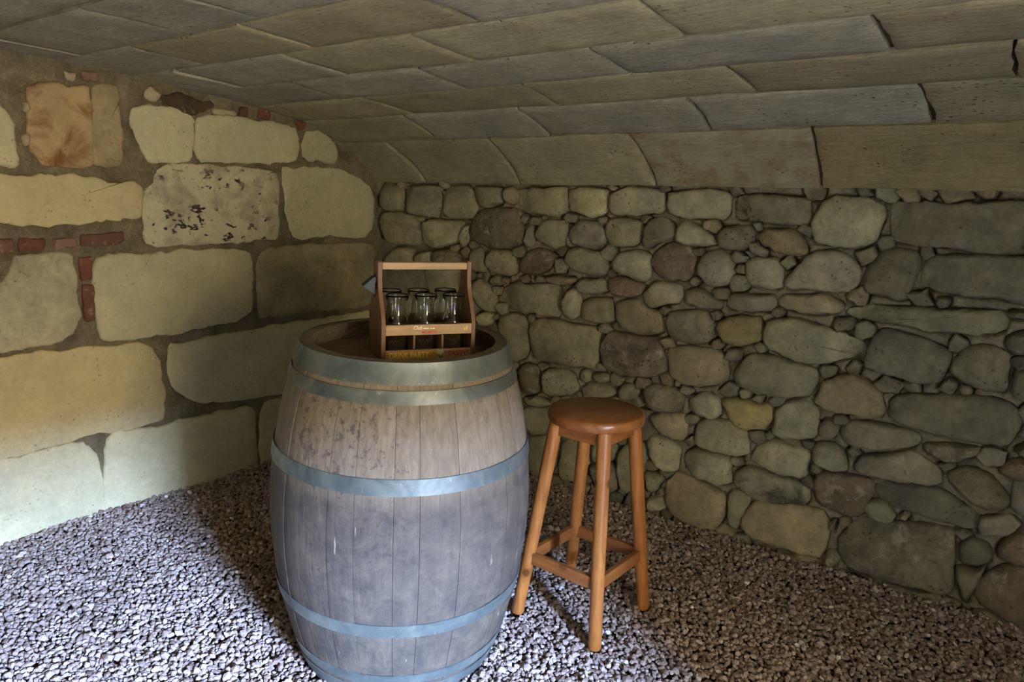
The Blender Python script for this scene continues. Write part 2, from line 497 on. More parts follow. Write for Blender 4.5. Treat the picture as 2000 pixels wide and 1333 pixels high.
RIGHT = [
 ('olive', [(-0.033,1.382),(-0.079,1.396),(-0.157,1.397),(-0.195,1.354),(-0.195,1.275),(-0.176,1.261),(-0.052,1.256),(-0.028,1.315)]),
 ('pale', [(-0.214,1.385),(-0.332,1.395),(-0.451,1.392),(-0.469,1.359),(-0.475,1.317),(-0.464,1.266),(-0.441,1.229),(-0.296,1.247),(-0.239,1.245),(-0.214,1.328)]),
 ('pale', [(-0.498,1.385),(-0.588,1.403),(-0.666,1.391),(-0.683,1.347),(-0.701,1.307),(-0.702,1.24),(-0.591,1.235),(-0.5,1.242),(-0.493,1.318)]),
 ('olive', [(-0.693,1.392),(-0.866,1.394),(-0.873,1.351),(-0.869,1.311),(-0.733,1.295),(-0.708,1.315),(-0.691,1.363)]),
 ('olive', [(-0.882,1.383),(-0.917,1.395),(-0.943,1.376),(-0.944,1.329),(-0.92,1.314),(-0.884,1.324)]),
 ('pale', [(-0.952,1.384),(-1.083,1.392),(-1.212,1.397),(-1.226,1.381),(-1.229,1.269),(-1.135,1.27),(-0.981,1.28),(-0.952,1.306),(-0.95,1.353)]),
 ('pale', [(-1.248,1.381),(-1.309,1.395),(-1.42,1.395),(-1.442,1.378),(-1.442,1.306),(-1.419,1.28),(-1.36,1.274),(-1.262,1.289),(-1.238,1.322)]),
 ('pale', [(-1.455,1.371),(-1.519,1.396),(-1.667,1.397),(-1.703,1.376),(-1.709,1.322),(-1.697,1.306),(-1.605,1.291),(-1.485,1.288),(-1.455,1.314)]),
 ('pale', [(-1.717,1.379),(-1.763,1.392),(-1.933,1.397),(-1.984,1.381),(-1.986,1.313),(-1.967,1.293),(-1.816,1.283),(-1.744,1.294),(-1.723,1.334)]),
 ('olive', [(-0.045,1.243),(-0.144,1.253),(-0.258,1.237),(-0.302,1.225),(-0.315,1.094),(-0.246,1.083),(-0.09,1.08),(-0.05,1.106),(-0.031,1.169)]),
 ('pale', [(-0.33,1.2),(-0.394,1.22),(-0.592,1.224),(-0.626,1.205),(-0.605,1.133),(-0.571,1.109),(-0.431,1.082),(-0.346,1.087),(-0.323,1.147)]),
 ('olive', [(-0.637,1.197),(-0.665,1.198),(-0.655,1.123),(-0.628,1.092),(-0.611,1.112),(-0.621,1.163)]),
 ('dark', [(-0.683,1.208),(-0.712,1.27),(-0.808,1.29),(-0.94,1.298),(-0.962,1.259),(-0.999,1.198),(-1.001,1.143),(-0.977,1.122),(-0.845,1.101),(-0.76,1.113),(-0.705,1.126),(-0.675,1.174)]),
 ('olive', [(-1.018,1.215),(-1.052,1.224),(-1.057,1.146),(-1.046,1.126),(-1.016,1.128),(-1.019,1.176)]),
 ('olive', [(-1.065,1.186),(-1.099,1.234),(-1.164,1.248),(-1.228,1.251),(-1.235,1.21),(-1.225,1.141),(-1.189,1.12),(-1.122,1.135),(-1.074,1.155)]),
 ('grey', [(-1.257,1.226),(-1.317,1.251),(-1.395,1.25),(-1.431,1.227),(-1.438,1.169),(-1.41,1.149),(-1.359,1.135),(-1.279,1.144),(-1.248,1.18)]),
 ('olive', [(-1.447,1.227),(-1.47,1.268),(-1.527,1.275),(-1.603,1.263),(-1.616,1.228),(-1.609,1.179),(-1.583,1.16),(-1.486,1.15),(-1.455,1.177)]),
 ('olive', [(-1.625,1.229),(-1.654,1.268),(-1.714,1.28),(-1.757,1.256),(-1.763,1.222),(-1.75,1.194),(-1.691,1.18),(-1.646,1.153),(-1.626,1.18)]),
 ('pale', [(-1.768,1.217),(-1.791,1.261),(-1.828,1.267),(-1.879,1.245),(-1.947,1.195),(-1.921,1.181),(-1.824,1.175),(-1.778,1.193)]),
 ('olive', [(-0.069,0.996),(-0.143,1.056),(-0.233,1.067),(-0.271,1.038),(-0.269,0.956),(-0.089,0.933)]),
 ('dark', [(-0.425,1.031),(-0.455,1.063),(-0.537,1.073),(-0.584,1.042),(-0.584,1.016),(-0.503,1.002),(-0.417,1.004)]),
 ('olive', [(-0.286,1.03),(-0.395,1.059),(-0.413,1.039),(-0.405,0.994),(-0.297,0.959)]),
 ('olive', [(-0.673,1.065),(-0.738,1.095),(-0.766,1.063),(-0.76,1.013),(-0.779,0.981),(-0.698,0.974),(-0.663,1.014)]),
 ('pale', [(-0.782,1.064),(-0.835,1.093),(-0.928,1.095),(-0.949,1.06),(-0.966,1.025),(-0.957,0.988),(-0.901,0.977),(-0.817,0.984),(-0.775,1.014)]),
 ('brown', [(-0.99,1.047),(-1.047,1.099),(-1.095,1.114),(-1.171,1.103),(-1.191,1.085),(-1.156,1.028),(-1.1,1),(-1.002,0.992),(-0.981,1.018)]),
 ('olive', [(-1.241,1.081),(-1.271,1.129),(-1.333,1.137),(-1.36,1.12),(-1.428,1.124),(-1.449,1.067),(-1.464,1.031),(-1.435,1.018),(-1.356,1.026),(-1.276,1.031)]),
 ('pale', [(-1.49,1.085),(-1.52,1.123),(-1.6,1.143),(-1.656,1.133),(-1.666,1.07),(-1.655,1.026),(-1.625,1.013),(-1.543,1.031),(-1.5,1.049)]),
 ('brown', [(-1.674,1.12),(-1.707,1.171),(-1.766,1.185),(-1.833,1.172),(-1.86,1.126),(-1.855,1.072),(-1.836,1.036),(-1.77,1.03),(-1.701,1.045),(-1.674,1.078)]),
 ('grey', [(-1.874,1.1),(-1.904,1.156),(-1.959,1.167),(-1.995,1.143),(-2.02,1.099),(-2.005,1.038),(-1.965,1.021),(-1.915,1.029),(-1.881,1.06)]),
 ('olive', [(-0.807,0.95),(-0.849,0.975),(-0.876,0.952),(-0.866,0.923),(-0.813,0.926)]),
 ('tan', [(-1.129,0.986),(-1.194,1.004),(-1.287,0.999),(-1.305,0.981),(-1.27,0.965),(-1.187,0.965),(-1.135,0.968)]),
 ('olive', [(-0.857,0.888),(-0.923,0.928),(-0.973,0.957),(-1.024,0.938),(-1.197,0.958),(-1.221,0.941),(-1.223,0.808),(-1.108,0.81),(-0.958,0.808),(-0.895,0.834)]),
 ('pale', [(-1.237,0.888),(-1.271,0.942),(-1.313,0.935),(-1.329,0.882),(-1.321,0.82),(-1.278,0.807),(-1.238,0.833)]),
 ('pale', [(-1.308,0.972),(-1.34,0.997),(-1.436,1.002),(-1.461,0.987),(-1.463,0.95),(-1.405,0.936),(-1.326,0.932)]),
 ('brown', [(-1.47,1.002),(-1.543,1.027),(-1.625,1.002),(-1.654,0.991),(-1.621,0.955),(-1.541,0.939),(-1.473,0.951)]),
 ('pale', [(-1.632,0.96),(-1.688,1.008),(-1.718,1.018),(-1.779,1.013),(-1.811,0.992),(-1.807,0.943),(-1.77,0.932),(-1.703,0.906),(-1.664,0.905)]),
 ('olive', [(-1.339,0.884),(-1.38,0.911),(-1.483,0.926),(-1.497,0.901),(-1.509,0.82),(-1.43,0.814),(-1.348,0.811)]),
 ('tan', [(-1.516,0.903),(-1.55,0.928),(-1.614,0.931),(-1.648,0.902),(-1.712,0.895),(-1.74,0.814),(-1.719,0.793),(-1.64,0.789),(-1.542,0.795),(-1.516,0.844)]),
 ('grey', [(-1.751,0.869),(-1.779,0.896),(-1.846,0.911),(-1.928,0.918),(-1.955,0.857),(-1.962,0.799),(-1.856,0.778),(-1.783,0.785),(-1.752,0.82)]),
 ('olive', [(-0.701,0.924),(-0.742,0.943),(-0.819,0.893),(-0.844,0.837),(-0.846,0.778),(-0.757,0.793),(-0.712,0.84),(-0.689,0.871)]),
 ('pale', [(-0.736,0.765),(-0.79,0.783),(-0.825,0.767),(-0.816,0.724),(-0.759,0.712),(-0.733,0.73)]),
 ('olive', [(-0.871,0.765),(-0.938,0.796),(-1.03,0.784),(-1.045,0.729),(-1.047,0.613),(-1.038,0.587),(-0.967,0.559),(-0.914,0.593),(-0.878,0.706)]),
 ('olive', [(-1.062,0.747),(-1.095,0.782),(-1.205,0.796),(-1.28,0.783),(-1.414,0.785),(-1.436,0.75),(-1.441,0.604),(-1.308,0.589),(-1.118,0.583),(-1.065,0.599)]),
 ('blotch', [(-1.457,0.745),(-1.492,0.775),(-1.609,0.776),(-1.705,0.78),(-1.745,0.757),(-1.754,0.692),(-1.761,0.628),(-1.654,0.602),(-1.563,0.59),(-1.477,0.61),(-1.453,0.675)]),
 ('tan', [(-1.761,0.74),(-1.857,0.763),(-2.016,0.768),(-2.039,0.648),(-1.943,0.611),(-1.87,0.607),(-1.784,0.624)]),
 ('dark', [(-1,0.522),(-1.039,0.56),(-1.104,0.554),(-1.122,0.501),(-1.131,0.436),(-1.075,0.41),(-1.004,0.403)]),
 ('olive', [(-1.142,0.521),(-1.178,0.554),(-1.291,0.561),(-1.328,0.537),(-1.335,0.474),(-1.297,0.45),(-1.203,0.428),(-1.154,0.431)]),
 ('olive', [(-1.41,0.581),(-1.487,0.579),(-1.508,0.547),(-1.42,0.541)]),
 ('olive', [(-1.343,0.57),(-1.399,0.587),(-1.409,0.545),(-1.355,0.523)]),
 ('grey', [(-1.356,0.488),(-1.413,0.528),(-1.485,0.531),(-1.535,0.515),(-1.53,0.488),(-1.373,0.445)]),
 ('olive', [(-1.544,0.529),(-1.588,0.555),(-1.629,0.551),(-1.647,0.523),(-1.639,0.496),(-1.551,0.48)]),
 ('dark', [(-1.66,0.526),(-1.698,0.567),(-1.826,0.581),(-1.853,0.544),(-1.844,0.482),(-1.756,0.459),(-1.694,0.485)]),
 ('olive', [(-1.023,0.391),(-1.142,0.406),(-1.2,0.384),(-1.184,0.376),(-1.033,0.352)]),
 ('olive', [(-1.034,0.339),(-1.204,0.367),(-1.208,0.238),(-1.056,0.209)]),
 ('olive', [(-1.057,0.192),(-1.246,0.239),(-1.244,0.118),(-1.201,0.016),(-1.086,-0.008)]),
 ('olive', [(-1.271,0.215),(-1.398,0.265),(-1.419,0.162),(-1.409,0.078),(-1.35,0.042),(-1.265,0.012),(-1.267,0.131)]),
 ('dark', [(-1.436,0.133),(-1.521,0.174),(-1.564,0.166),(-1.572,0.042),(-1.458,0.009),(-1.442,0.087)]),
 ('olive', [(-1.579,0.261),(-1.686,0.299),(-1.704,0.234),(-1.701,0.091),(-1.59,0.047),(-1.574,0.175)]),
 ('olive', [(-1.436,0.247),(-1.557,0.282),(-1.566,0.199),(-1.506,0.177),(-1.435,0.149)]),
 ('pale', [(-1.392,-0.033),(-1.473,0),(-1.454,-0.053),(-1.41,-0.073)]),
 ('olive', [(-1.717,0.153),(-1.762,0.172),(-1.76,0.107),(-1.722,0.084)]),
 ('olive', [(-1.23,0.404),(-1.359,0.426),(-1.446,0.453),(-1.531,0.463),(-1.549,0.403),(-1.541,0.311),(-1.368,0.265),(-1.245,0.257)]),
 ('pale', [(-1.714,0.343),(-1.805,0.343),(-1.856,0.319),(-1.858,0.242),(-1.816,0.202),(-1.754,0.215),(-1.719,0.276)]),
 ('tan', [(-1.708,0.428),(-1.776,0.458),(-1.871,0.473),(-1.881,0.41),(-1.871,0.353),(-1.774,0.352)]),
 ('mossy', [(-2.003,1.344),(-2.015,1.376),(-2.142,1.382),(-2.264,1.378),(-2.281,1.352),(-2.29,1.283),(-2.214,1.278),(-2.12,1.283),(-2.011,1.288)]),
 ('pale', [(-2.318,1.364),(-2.361,1.385),(-2.423,1.383),(-2.479,1.365),(-2.531,1.35),(-2.533,1.313),(-2.517,1.267),(-2.511,1.226),(-2.42,1.206),(-2.34,1.21),(-2.305,1.22),(-2.301,1.286)]),
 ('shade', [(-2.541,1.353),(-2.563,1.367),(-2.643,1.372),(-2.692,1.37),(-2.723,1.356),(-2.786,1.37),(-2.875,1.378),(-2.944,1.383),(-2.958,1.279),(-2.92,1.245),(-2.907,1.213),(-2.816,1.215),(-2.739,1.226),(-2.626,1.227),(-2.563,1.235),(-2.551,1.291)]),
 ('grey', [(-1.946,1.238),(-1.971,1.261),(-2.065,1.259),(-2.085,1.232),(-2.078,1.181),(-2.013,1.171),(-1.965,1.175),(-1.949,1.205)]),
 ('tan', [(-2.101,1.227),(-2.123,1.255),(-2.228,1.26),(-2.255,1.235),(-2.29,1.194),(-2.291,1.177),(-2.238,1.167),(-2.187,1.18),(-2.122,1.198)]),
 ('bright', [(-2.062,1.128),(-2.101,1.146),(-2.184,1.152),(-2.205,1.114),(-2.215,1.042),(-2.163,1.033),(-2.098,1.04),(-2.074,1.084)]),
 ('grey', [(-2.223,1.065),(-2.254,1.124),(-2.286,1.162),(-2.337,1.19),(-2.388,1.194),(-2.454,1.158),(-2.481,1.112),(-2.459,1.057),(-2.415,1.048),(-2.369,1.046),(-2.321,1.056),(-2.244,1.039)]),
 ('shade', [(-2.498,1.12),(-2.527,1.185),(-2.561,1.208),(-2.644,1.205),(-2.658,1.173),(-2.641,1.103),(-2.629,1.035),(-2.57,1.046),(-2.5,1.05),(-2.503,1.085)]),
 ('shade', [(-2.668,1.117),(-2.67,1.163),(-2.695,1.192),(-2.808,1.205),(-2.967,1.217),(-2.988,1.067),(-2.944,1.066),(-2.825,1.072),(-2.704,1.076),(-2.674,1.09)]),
 ('grey', [(-1.828,0.994),(-1.882,1.004),(-1.933,0.982),(-1.986,0.962),(-1.98,0.932),(-1.902,0.934),(-1.832,0.94)]),
 ('grey', [(-2.005,0.978),(-2.042,1),(-2.179,1.008),(-2.192,0.985),(-2.19,0.947),(-2.055,0.931),(-2.005,0.939)]),
 ('tan', [(-2.201,0.986),(-2.222,1.015),(-2.301,1.018),(-2.36,1.029),(-2.436,1.006),(-2.423,0.975),(-2.367,0.956),(-2.277,0.957),(-2.221,0.964)]),
 ('olive', [(-2.437,0.969),(-2.455,0.997),(-2.636,1.017),(-2.784,1.026),(-2.918,1.033),(-2.928,1.001),(-2.923,0.963),(-2.818,0.946),(-2.746,0.944),(-2.643,0.957),(-2.482,0.951)]),
 ('warm', [(-1.967,0.858),(-1.997,0.898),(-2.076,0.918),(-2.148,0.913),(-2.157,0.856),(-2.151,0.824),(-2.067,0.798),(-2.007,0.796),(-1.983,0.833)]),
 ('olive', [(-2.163,0.903),(-2.2,0.92),(-2.262,0.931),(-2.342,0.919),(-2.432,0.899),(-2.507,0.885),(-2.521,0.858),(-2.52,0.816),(-2.459,0.806),(-2.415,0.784),(-2.339,0.774),(-2.239,0.784),(-2.169,0.82)]),
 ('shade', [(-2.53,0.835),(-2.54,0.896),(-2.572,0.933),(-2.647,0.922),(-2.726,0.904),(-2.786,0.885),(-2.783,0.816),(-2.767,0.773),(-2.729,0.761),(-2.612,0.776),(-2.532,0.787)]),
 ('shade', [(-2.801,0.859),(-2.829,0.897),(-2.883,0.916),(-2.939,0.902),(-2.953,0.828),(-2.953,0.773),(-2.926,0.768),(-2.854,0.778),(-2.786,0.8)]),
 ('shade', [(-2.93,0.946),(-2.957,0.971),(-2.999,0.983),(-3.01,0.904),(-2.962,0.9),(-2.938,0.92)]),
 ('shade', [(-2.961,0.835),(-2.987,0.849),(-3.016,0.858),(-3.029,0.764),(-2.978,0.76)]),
 ('olive', [(-2.065,0.687),(-2.092,0.752),(-2.149,0.781),(-2.24,0.769),(-2.292,0.757),(-2.371,0.748),(-2.377,0.708),(-2.352,0.647),(-2.28,0.626),(-2.151,0.622),(-2.076,0.641)]),
 ('tan', [(-2.371,0.644),(-2.397,0.705),(-2.459,0.749),(-2.532,0.746),(-2.585,0.708),(-2.61,0.652),(-2.603,0.616),(-2.562,0.607),(-2.43,0.604),(-2.368,0.627)]),
 ('shade', [(-2.921,1.041),(-2.992,1.035),(-2.995,1.014),(-2.934,1.012)]),
 ('bright', [(-1.875,0.53),(-1.904,0.566),(-1.976,0.585),(-2.009,0.556),(-2.022,0.507),(-1.985,0.481),(-1.93,0.478),(-1.888,0.495)]),
 ('warm', [(-2.02,0.566),(-2.049,0.58),(-2.11,0.583),(-2.162,0.576),(-2.222,0.58),(-2.227,0.53),(-2.196,0.477),(-2.138,0.469),(-2.075,0.482),(-2.043,0.518)]),
 ('olive', [(-2.237,0.532),(-2.266,0.606),(-2.329,0.618),(-2.383,0.604),(-2.394,0.5),(-2.352,0.474),(-2.272,0.464),(-2.235,0.48)]),
 ('pale', [(-1.92,0.445),(-1.949,0.469),(-2.048,0.486),(-2.141,0.457),(-2.144,0.379),(-2.123,0.344),(-2.042,0.347),(-1.94,0.35),(-1.918,0.39)]),
 ('grey', [(-2.396,0.548),(-2.426,0.571),(-2.462,0.554),(-2.455,0.506),(-2.42,0.489),(-2.4,0.509)]),
 ('grey', [(-2.47,0.533),(-2.507,0.584),(-2.613,0.591),(-2.721,0.58),(-2.731,0.552),(-2.716,0.527),(-2.589,0.496),(-2.503,0.488)]),
 ('shade', [(-2.624,0.623),(-2.627,0.7),(-2.699,0.718),(-2.825,0.731),(-2.931,0.748),(-2.985,0.726),(-3.01,0.668),(-2.989,0.622),(-2.965,0.586),(-2.873,0.595),(-2.768,0.586),(-2.679,0.605)]),
 ('pale', [(-1.879,0.305),(-1.913,0.339),(-2.007,0.339),(-2.077,0.329),(-2.084,0.218),(-2.027,0.203),(-1.932,0.215),(-1.878,0.257)]),
 ('pale', [(-2.15,0.353),(-2.186,0.414),(-2.242,0.444),(-2.324,0.429),(-2.371,0.424),(-2.374,0.357),(-2.362,0.321),(-2.287,0.319),(-2.211,0.325)]),
 ('olive', [(-2.391,0.447),(-2.406,0.474),(-2.451,0.481),(-2.489,0.461),(-2.513,0.418),(-2.505,0.385),(-2.439,0.384),(-2.4,0.398)]),
 ('grey', [(-2.533,0.424),(-2.564,0.463),(-2.711,0.51),(-2.746,0.492),(-2.804,0.467),(-2.811,0.41),(-2.724,0.406),(-2.601,0.389),(-2.537,0.393)]),
 ('dark', [(-2.741,0.545),(-2.846,0.57),(-2.912,0.571),(-2.91,0.536),(-2.822,0.506),(-2.751,0.518)]),
 ('mossy', [(-2.101,0.268),(-2.135,0.306),(-2.195,0.312),(-2.305,0.306),(-2.385,0.289),(-2.395,0.232),(-2.363,0.207),(-2.25,0.183),(-2.145,0.198),(-2.104,0.231)]),
 ('brown', [(-2.407,0.331),(-2.434,0.362),(-2.53,0.374),(-2.601,0.373),(-2.605,0.31),(-2.583,0.23),(-2.51,0.216),(-2.432,0.236),(-2.41,0.271)]),
 ('shade', [(-2.613,0.362),(-2.705,0.394),(-2.804,0.397),(-2.857,0.381),(-2.937,0.334),(-2.944,0.301),(-2.914,0.284),(-2.817,0.293),(-2.717,0.295),(-2.647,0.299),(-2.617,0.322)]),
 ('dark', [(-2.83,0.453),(-2.857,0.485),(-2.892,0.501),(-2.949,0.483),(-2.995,0.437),(-3.009,0.403),(-2.982,0.37),(-2.933,0.375),(-2.873,0.402)]),
 ('brown', [(-2.965,0.504),(-2.993,0.546),(-3.052,0.581),(-3.068,0.501),(-3.013,0.487)]),
 ('tan', [(-1.797,0.148),(-1.845,0.207),(-1.924,0.2),(-2.01,0.185),(-2.065,0.172),(-2.077,0.083),(-2.044,0.017),(-1.981,-0.022),(-1.882,-0.004),(-1.821,0.026)]),
 ('pale', [(-2.085,0.189),(-2.144,0.208),(-2.171,0.186),(-2.146,0.095),(-2.134,0.027),(-2.106,0.037),(-2.088,0.105)]),
 ('tan', [(-2.149,0.077),(-2.175,0.157),(-2.232,0.192),(-2.315,0.198),(-2.45,0.212),(-2.472,0.168),(-2.476,0.099),(-2.46,0.025),(-2.399,0.013),(-2.291,0.022),(-2.179,0.023)]),
 ('dark', [(-2.508,0.11),(-2.538,0.17),(-2.591,0.224),(-2.635,0.216),(-2.743,0.25),(-2.82,0.266),(-2.871,0.267),(-2.879,0.2),(-2.895,0.054),(-2.876,0.03),(-2.784,0.02),(-2.644,0.02),(-2.533,0.024)]),
 ('shade', [(-2.892,0.22),(-2.924,0.253),(-2.974,0.246),(-2.987,0.189),(-2.948,0.162),(-2.905,0.169)]),
 ('brown', [(-2.996,0.224),(-3.017,0.283),(-3.091,0.338),(-3.109,0.209),(-3.051,0.206)]),
 ('brown', [(-2.957,0.059),(-2.977,0.129),(-3.019,0.183),(-3.115,0.207),(-3.15,-0.006),(-3.074,-0.004),(-2.992,0.026)]),
 ('shade', [(-2.893,0.139),(-2.938,0.146),(-2.983,0.17),(-2.961,0.109),(-2.942,0.015),(-2.921,0.039)]),
 ('dark', [(-2.543,0.006),(-2.645,0.008),(-2.785,0.009),(-2.878,0.019),(-2.928,0.006),(-2.921,-0.019),(-2.792,-0.046),(-2.651,-0.048),(-2.559,-0.021)]),
 ('dark', [(-2.948,-0.005),(-3.011,0.012),(-3.146,-0.015),(-3.153,-0.067),(-3.018,-0.041)]),
 ('olive', [(-2.47,0.034),(-2.503,0.071),(-2.521,0.035),(-2.497,0.002)]),
 ('tan', [(-2.287,-0.001),(-2.463,0.013),(-2.466,-0.027),(-2.338,-0.028)]),
 ('olive', [(-2.478,0.177),(-2.503,0.193),(-2.496,0.142)]),
 ('pale', [(-1.716,0.055),(-1.785,0.075),(-1.809,0.03),(-1.739,0.001)]),
 ('olive', [(-1.697,0.179),(-1.777,0.177),(-1.794,0.155),(-1.735,0.081)]),
 ('shade', [(-3,0.592),(-3.04,0.625),(-3.047,0.572),(-3.012,0.582)]),
]


def chaikin(P, it=2, q=0.17):
    P = [tuple(p) for p in P]
    for _ in range(it):
        Q = []
        for i in range(len(P)):
            a, b = P[i], P[(i + 1) % len(P)]
            Q.append((a[0] * (1 - q) + b[0] * q, a[1] * (1 - q) + b[1] * q))
            Q.append((a[0] * q + b[0] * (1 - q), a[1] * q + b[1] * (1 - q)))
        P = Q
    return P


def resample(P, n):
    P = np.array(P + [P[0]], float)
    s = np.concatenate([[0], np.cumsum(np.hypot(*np.diff(P, axis=0).T))])
    t = np.linspace(0, s[-1], n, endpoint=False)
    return [(float(np.interp(x, s, P[:, 0])), float(np.interp(x, s, P[:, 1]))) for x in t]


def perimeter(P):
    return sum(math.dist(P[i], P[i - 1]) for i in range(len(P)))


def centroid(P):
    a = cx = cy = 0.0
    for i in range(len(P)):
        x0, y0 = P[i - 1]; x1, y1 = P[i]
        c = x0 * y1 - x1 * y0
        a += c; cx += (x0 + x1) * c; cy += (y0 + y1) * c
    return (cx / (3 * a), cy / (3 * a)), abs(a) / 2


def stone(name, P, to_world, mat, color, parent, back, edge, front, relief, rag, seed, smooth_it=2, round_in=0.02, spacing=0.022, grow=0.0, hewn=False):
    """one faced stone: P outline, edge/front/back = how far it stands proud of the wall plane"""
    Q = chaikin(P, smooth_it)
    n = int(min(90, max(12, perimeter(Q) / spacing)))
    Q = resample(Q, n)
    if rag:
        Q = [(x + rag * noise.noise(Vector((x * 45, z * 45, seed))), z + rag * noise.noise(Vector((x * 45, z * 45, seed + 9)))) for x, z in Q]
        Q = [(x + rag * noise.noise(Vector((x * 16, z * 16, seed + 3))), z + rag * noise.noise(Vector((x * 16, z * 16, seed + 6)))) for x, z in Q]
    (cx, cz), area = centroid(Q)
    rad = math.sqrt(area / math.pi)
    if grow:
        Q = [(cx + (x - cx) * (1 + grow / max(.02, math.hypot(x - cx, z - cz))), cz + (z - cz) * (1 + grow / max(.02, math.hypot(x - cx, z - cz)))) for x, z in Q]
    b = min(0.45, round_in / rad)
    cuts = [(random.uniform(0, 6.283), random.uniform(.25, .7), random.uniform(.08, .38)) for _ in range(4)] if hewn else []
    tilt = (random.uniform(-1, 1) * relief * 1.4 / rad, random.uniform(-1, 1) * relief * 1.4 / rad)
    rings = [(1.0, back, 0), (1.0, edge - 0.35 * (front - edge), 0.2), (1 - b * .35, edge + (front - edge) * .45, 0.5), (1 - b, edge + (front - edge) * .85, 0.9),
             (1 - b - (1 - b) * .16, front, 1.0), (1 - b - (1 - b) * .34, front, 1.0), (1 - b - (1 - b) * .64, front, 1.0)]
    verts, faces = [], []
    for s, d, w in rings:
        for x, z in Q:
            px, pz = cx + (x - cx) * s, cz + (z - cz) * s
            dd = d
            if w:
                q = Vector((px * 9, pz * 9, seed * 3.1))
                dd += w * relief * (noise.noise(q) + .5 * noise.noise(q * 2.7)) + w * (tilt[0] * (px - cx) + tilt[1] * (pz - cz))
                for an, k0, sl in cuts:
                    dd -= sl * max(0.0, (px - cx) * math.cos(an) + (pz - cz) * math.sin(an) - rad * k0) * min(1, w * 1.2)
            verts.append(to_world(px - cx, pz - cz, dd))
    m = len(rings)
    for i in range(m - 1):
        for k in range(n):
            l = (k + 1) % n
            faces.append((i * n + k, i * n + l, (i + 1) * n + l, (i + 1) * n + k))
    verts.append(to_world(0, 0, front + relief * noise.noise(Vector((cx * 9, cz * 9, seed * 3.1)))))
    for k in range(n):
        faces.append(((m - 1) * n + k, (m - 1) * n + (k + 1) % n, len(verts) - 1))
    o = mesh_obj(name, verts, faces, mat, parent, to_world(cx, cz, 0), True, color)
    me = o.data
    bm = bmesh.new(); bm.from_mesh(me)
    bmesh.ops.recalc_face_normals(bm, faces=bm.faces[:])
    bm.to_mesh(me); bm.free()
    return o


def dist_field(GX, GZ, polys):
    """signed distance from every grid point to the nearest outline (negative inside)"""
    D = np.full(GX.shape, 1.0)
    for P in polys:
        P = np.array(P)
        lo, hi = P.min(0) - .12, P.max(0) + .12
        sel = (GX > lo[0]) & (GX < hi[0]) & (GZ > lo[1]) & (GZ < hi[1])
        if not sel.any(): continue
        x, z = GX[sel], GZ[sel]
        d = np.full(x.shape, 1.0); inside = np.zeros(x.shape, bool)
        for i in range(len(P)):
            ax, az = P[i - 1]; bx, bz = P[i]
            ex, ez = bx - ax, bz - az
            L = ex * ex + ez * ez + 1e-12
            t = np.clip(((x - ax) * ex + (z - az) * ez) / L, 0, 1)
            d = np.minimum(d, np.hypot(x - ax - t * ex, z - az - t * ez))
            cr = ((az > z) != (bz > z))
            with np.errstate(divide='ignore', invalid='ignore'):
                xi = ax + (z - az) / (bz - az if bz != az else 1e-9) * ex
            inside ^= cr & (x < xi)
        D[sel] = np.minimum(D[sel], np.where(inside, -d, d))
    return D


def vnoise(X, Y, f, seed):
    """cheap numpy value noise"""
    x, y = X * f + seed * 17.3, Y * f + seed * 7.7
    xi, yi = np.floor(x).astype(np.int64), np.floor(y).astype(np.int64)
    u, v = x - xi, y - yi
    u, v = u * u * (3 - 2 * u), v * v * (3 - 2 * v)

    def h(a, b):
        q = (a * 374761393 + b * 668265263 + seed * 1442695041) & 0xFFFFFFFF
        q = ((q ^ (q >> 13)) * 1274126177) & 0xFFFFFFFF
        return ((q ^ (q >> 16)) & 0xFFFF) / 65535.0
    return (h(xi, yi) * (1 - u) + h(xi + 1, yi) * u) * (1 - v) + (h(xi, yi + 1) * (1 - u) + h(xi + 1, yi + 1) * u) * v


def sstep(x, a, b):
    t = np.clip((x - a) / (b - a), 0, 1)
    return t * t * (3 - 2 * t)


def grid_mesh(name, V, mat):
    h, w = V.shape[:2]
    idx = np.arange(h * w).reshape(h, w)
    F = np.stack([idx[:-1, :-1], idx[:-1, 1:], idx[1:, 1:], idx[1:, :-1]], -1).reshape(-1, 4)
    me = bpy.data.meshes.new(name)
    me.vertices.add(h * w); me.vertices.foreach_set('co', V.astype(np.float32).ravel())
    me.loops.add(F.size); me.loops.foreach_set('vertex_index', F.astype(np.int32).ravel())
    me.polygons.add(len(F)); me.polygons.foreach_set('loop_start', np.arange(0, F.size, 4, dtype=np.int32))
    me.polygons.foreach_set('use_smooth', [True] * len(F))
    me.update(calc_edges=True)
    me.materials.append(mat)
    o = bpy.data.objects.new(name, me)
    COL.objects.link(o)
    return o


# ---------------------------------------------------------------- vault profile
ARCH = [(0, 1.405), (-.048, 1.469), (-.153, 1.548), (-.286, 1.623), (-.442, 1.675), (-.643, 1.709), (-.901, 1.738), (-1.086, 1.757),
        (-1.254, 1.772), (-1.39, 1.781), (-1.567, 1.791), (-1.8, 1.797)]
ARCH += [(-3.6 - x, z) for x, z in ARCH[-2::-1]]
_A = np.array(ARCH)
_S = np.concatenate([[0], np.cumsum(np.hypot(*np.diff(_A, axis=0).T))])
S_END = float(_S[-1])
_fs = np.linspace(0, S_END, 400)
_fx, _fz = np.interp(_fs, _S, _A[:, 0]), np.interp(_fs, _S, _A[:, 1])
for _ in range(14):      # round the kinks off
    _fx[1:-1] = (_fx[:-2] + 2 * _fx[1:-1] + _fx[2:]) / 4
    _fz[1:-1] = (_fz[:-2] + 2 * _fz[1:-1] + _fz[2:]) / 4
_tx, _tz = np.gradient(_fx), np.gradient(_fz)
_tl = np.hypot(_tx, _tz)
_nx, _nz = -_tz / _tl, _tx / _tl       # rotated tangent
if _nz[200] > 0: _nx, _nz = -_nx, -_nz  # points into the room (down at the crown)


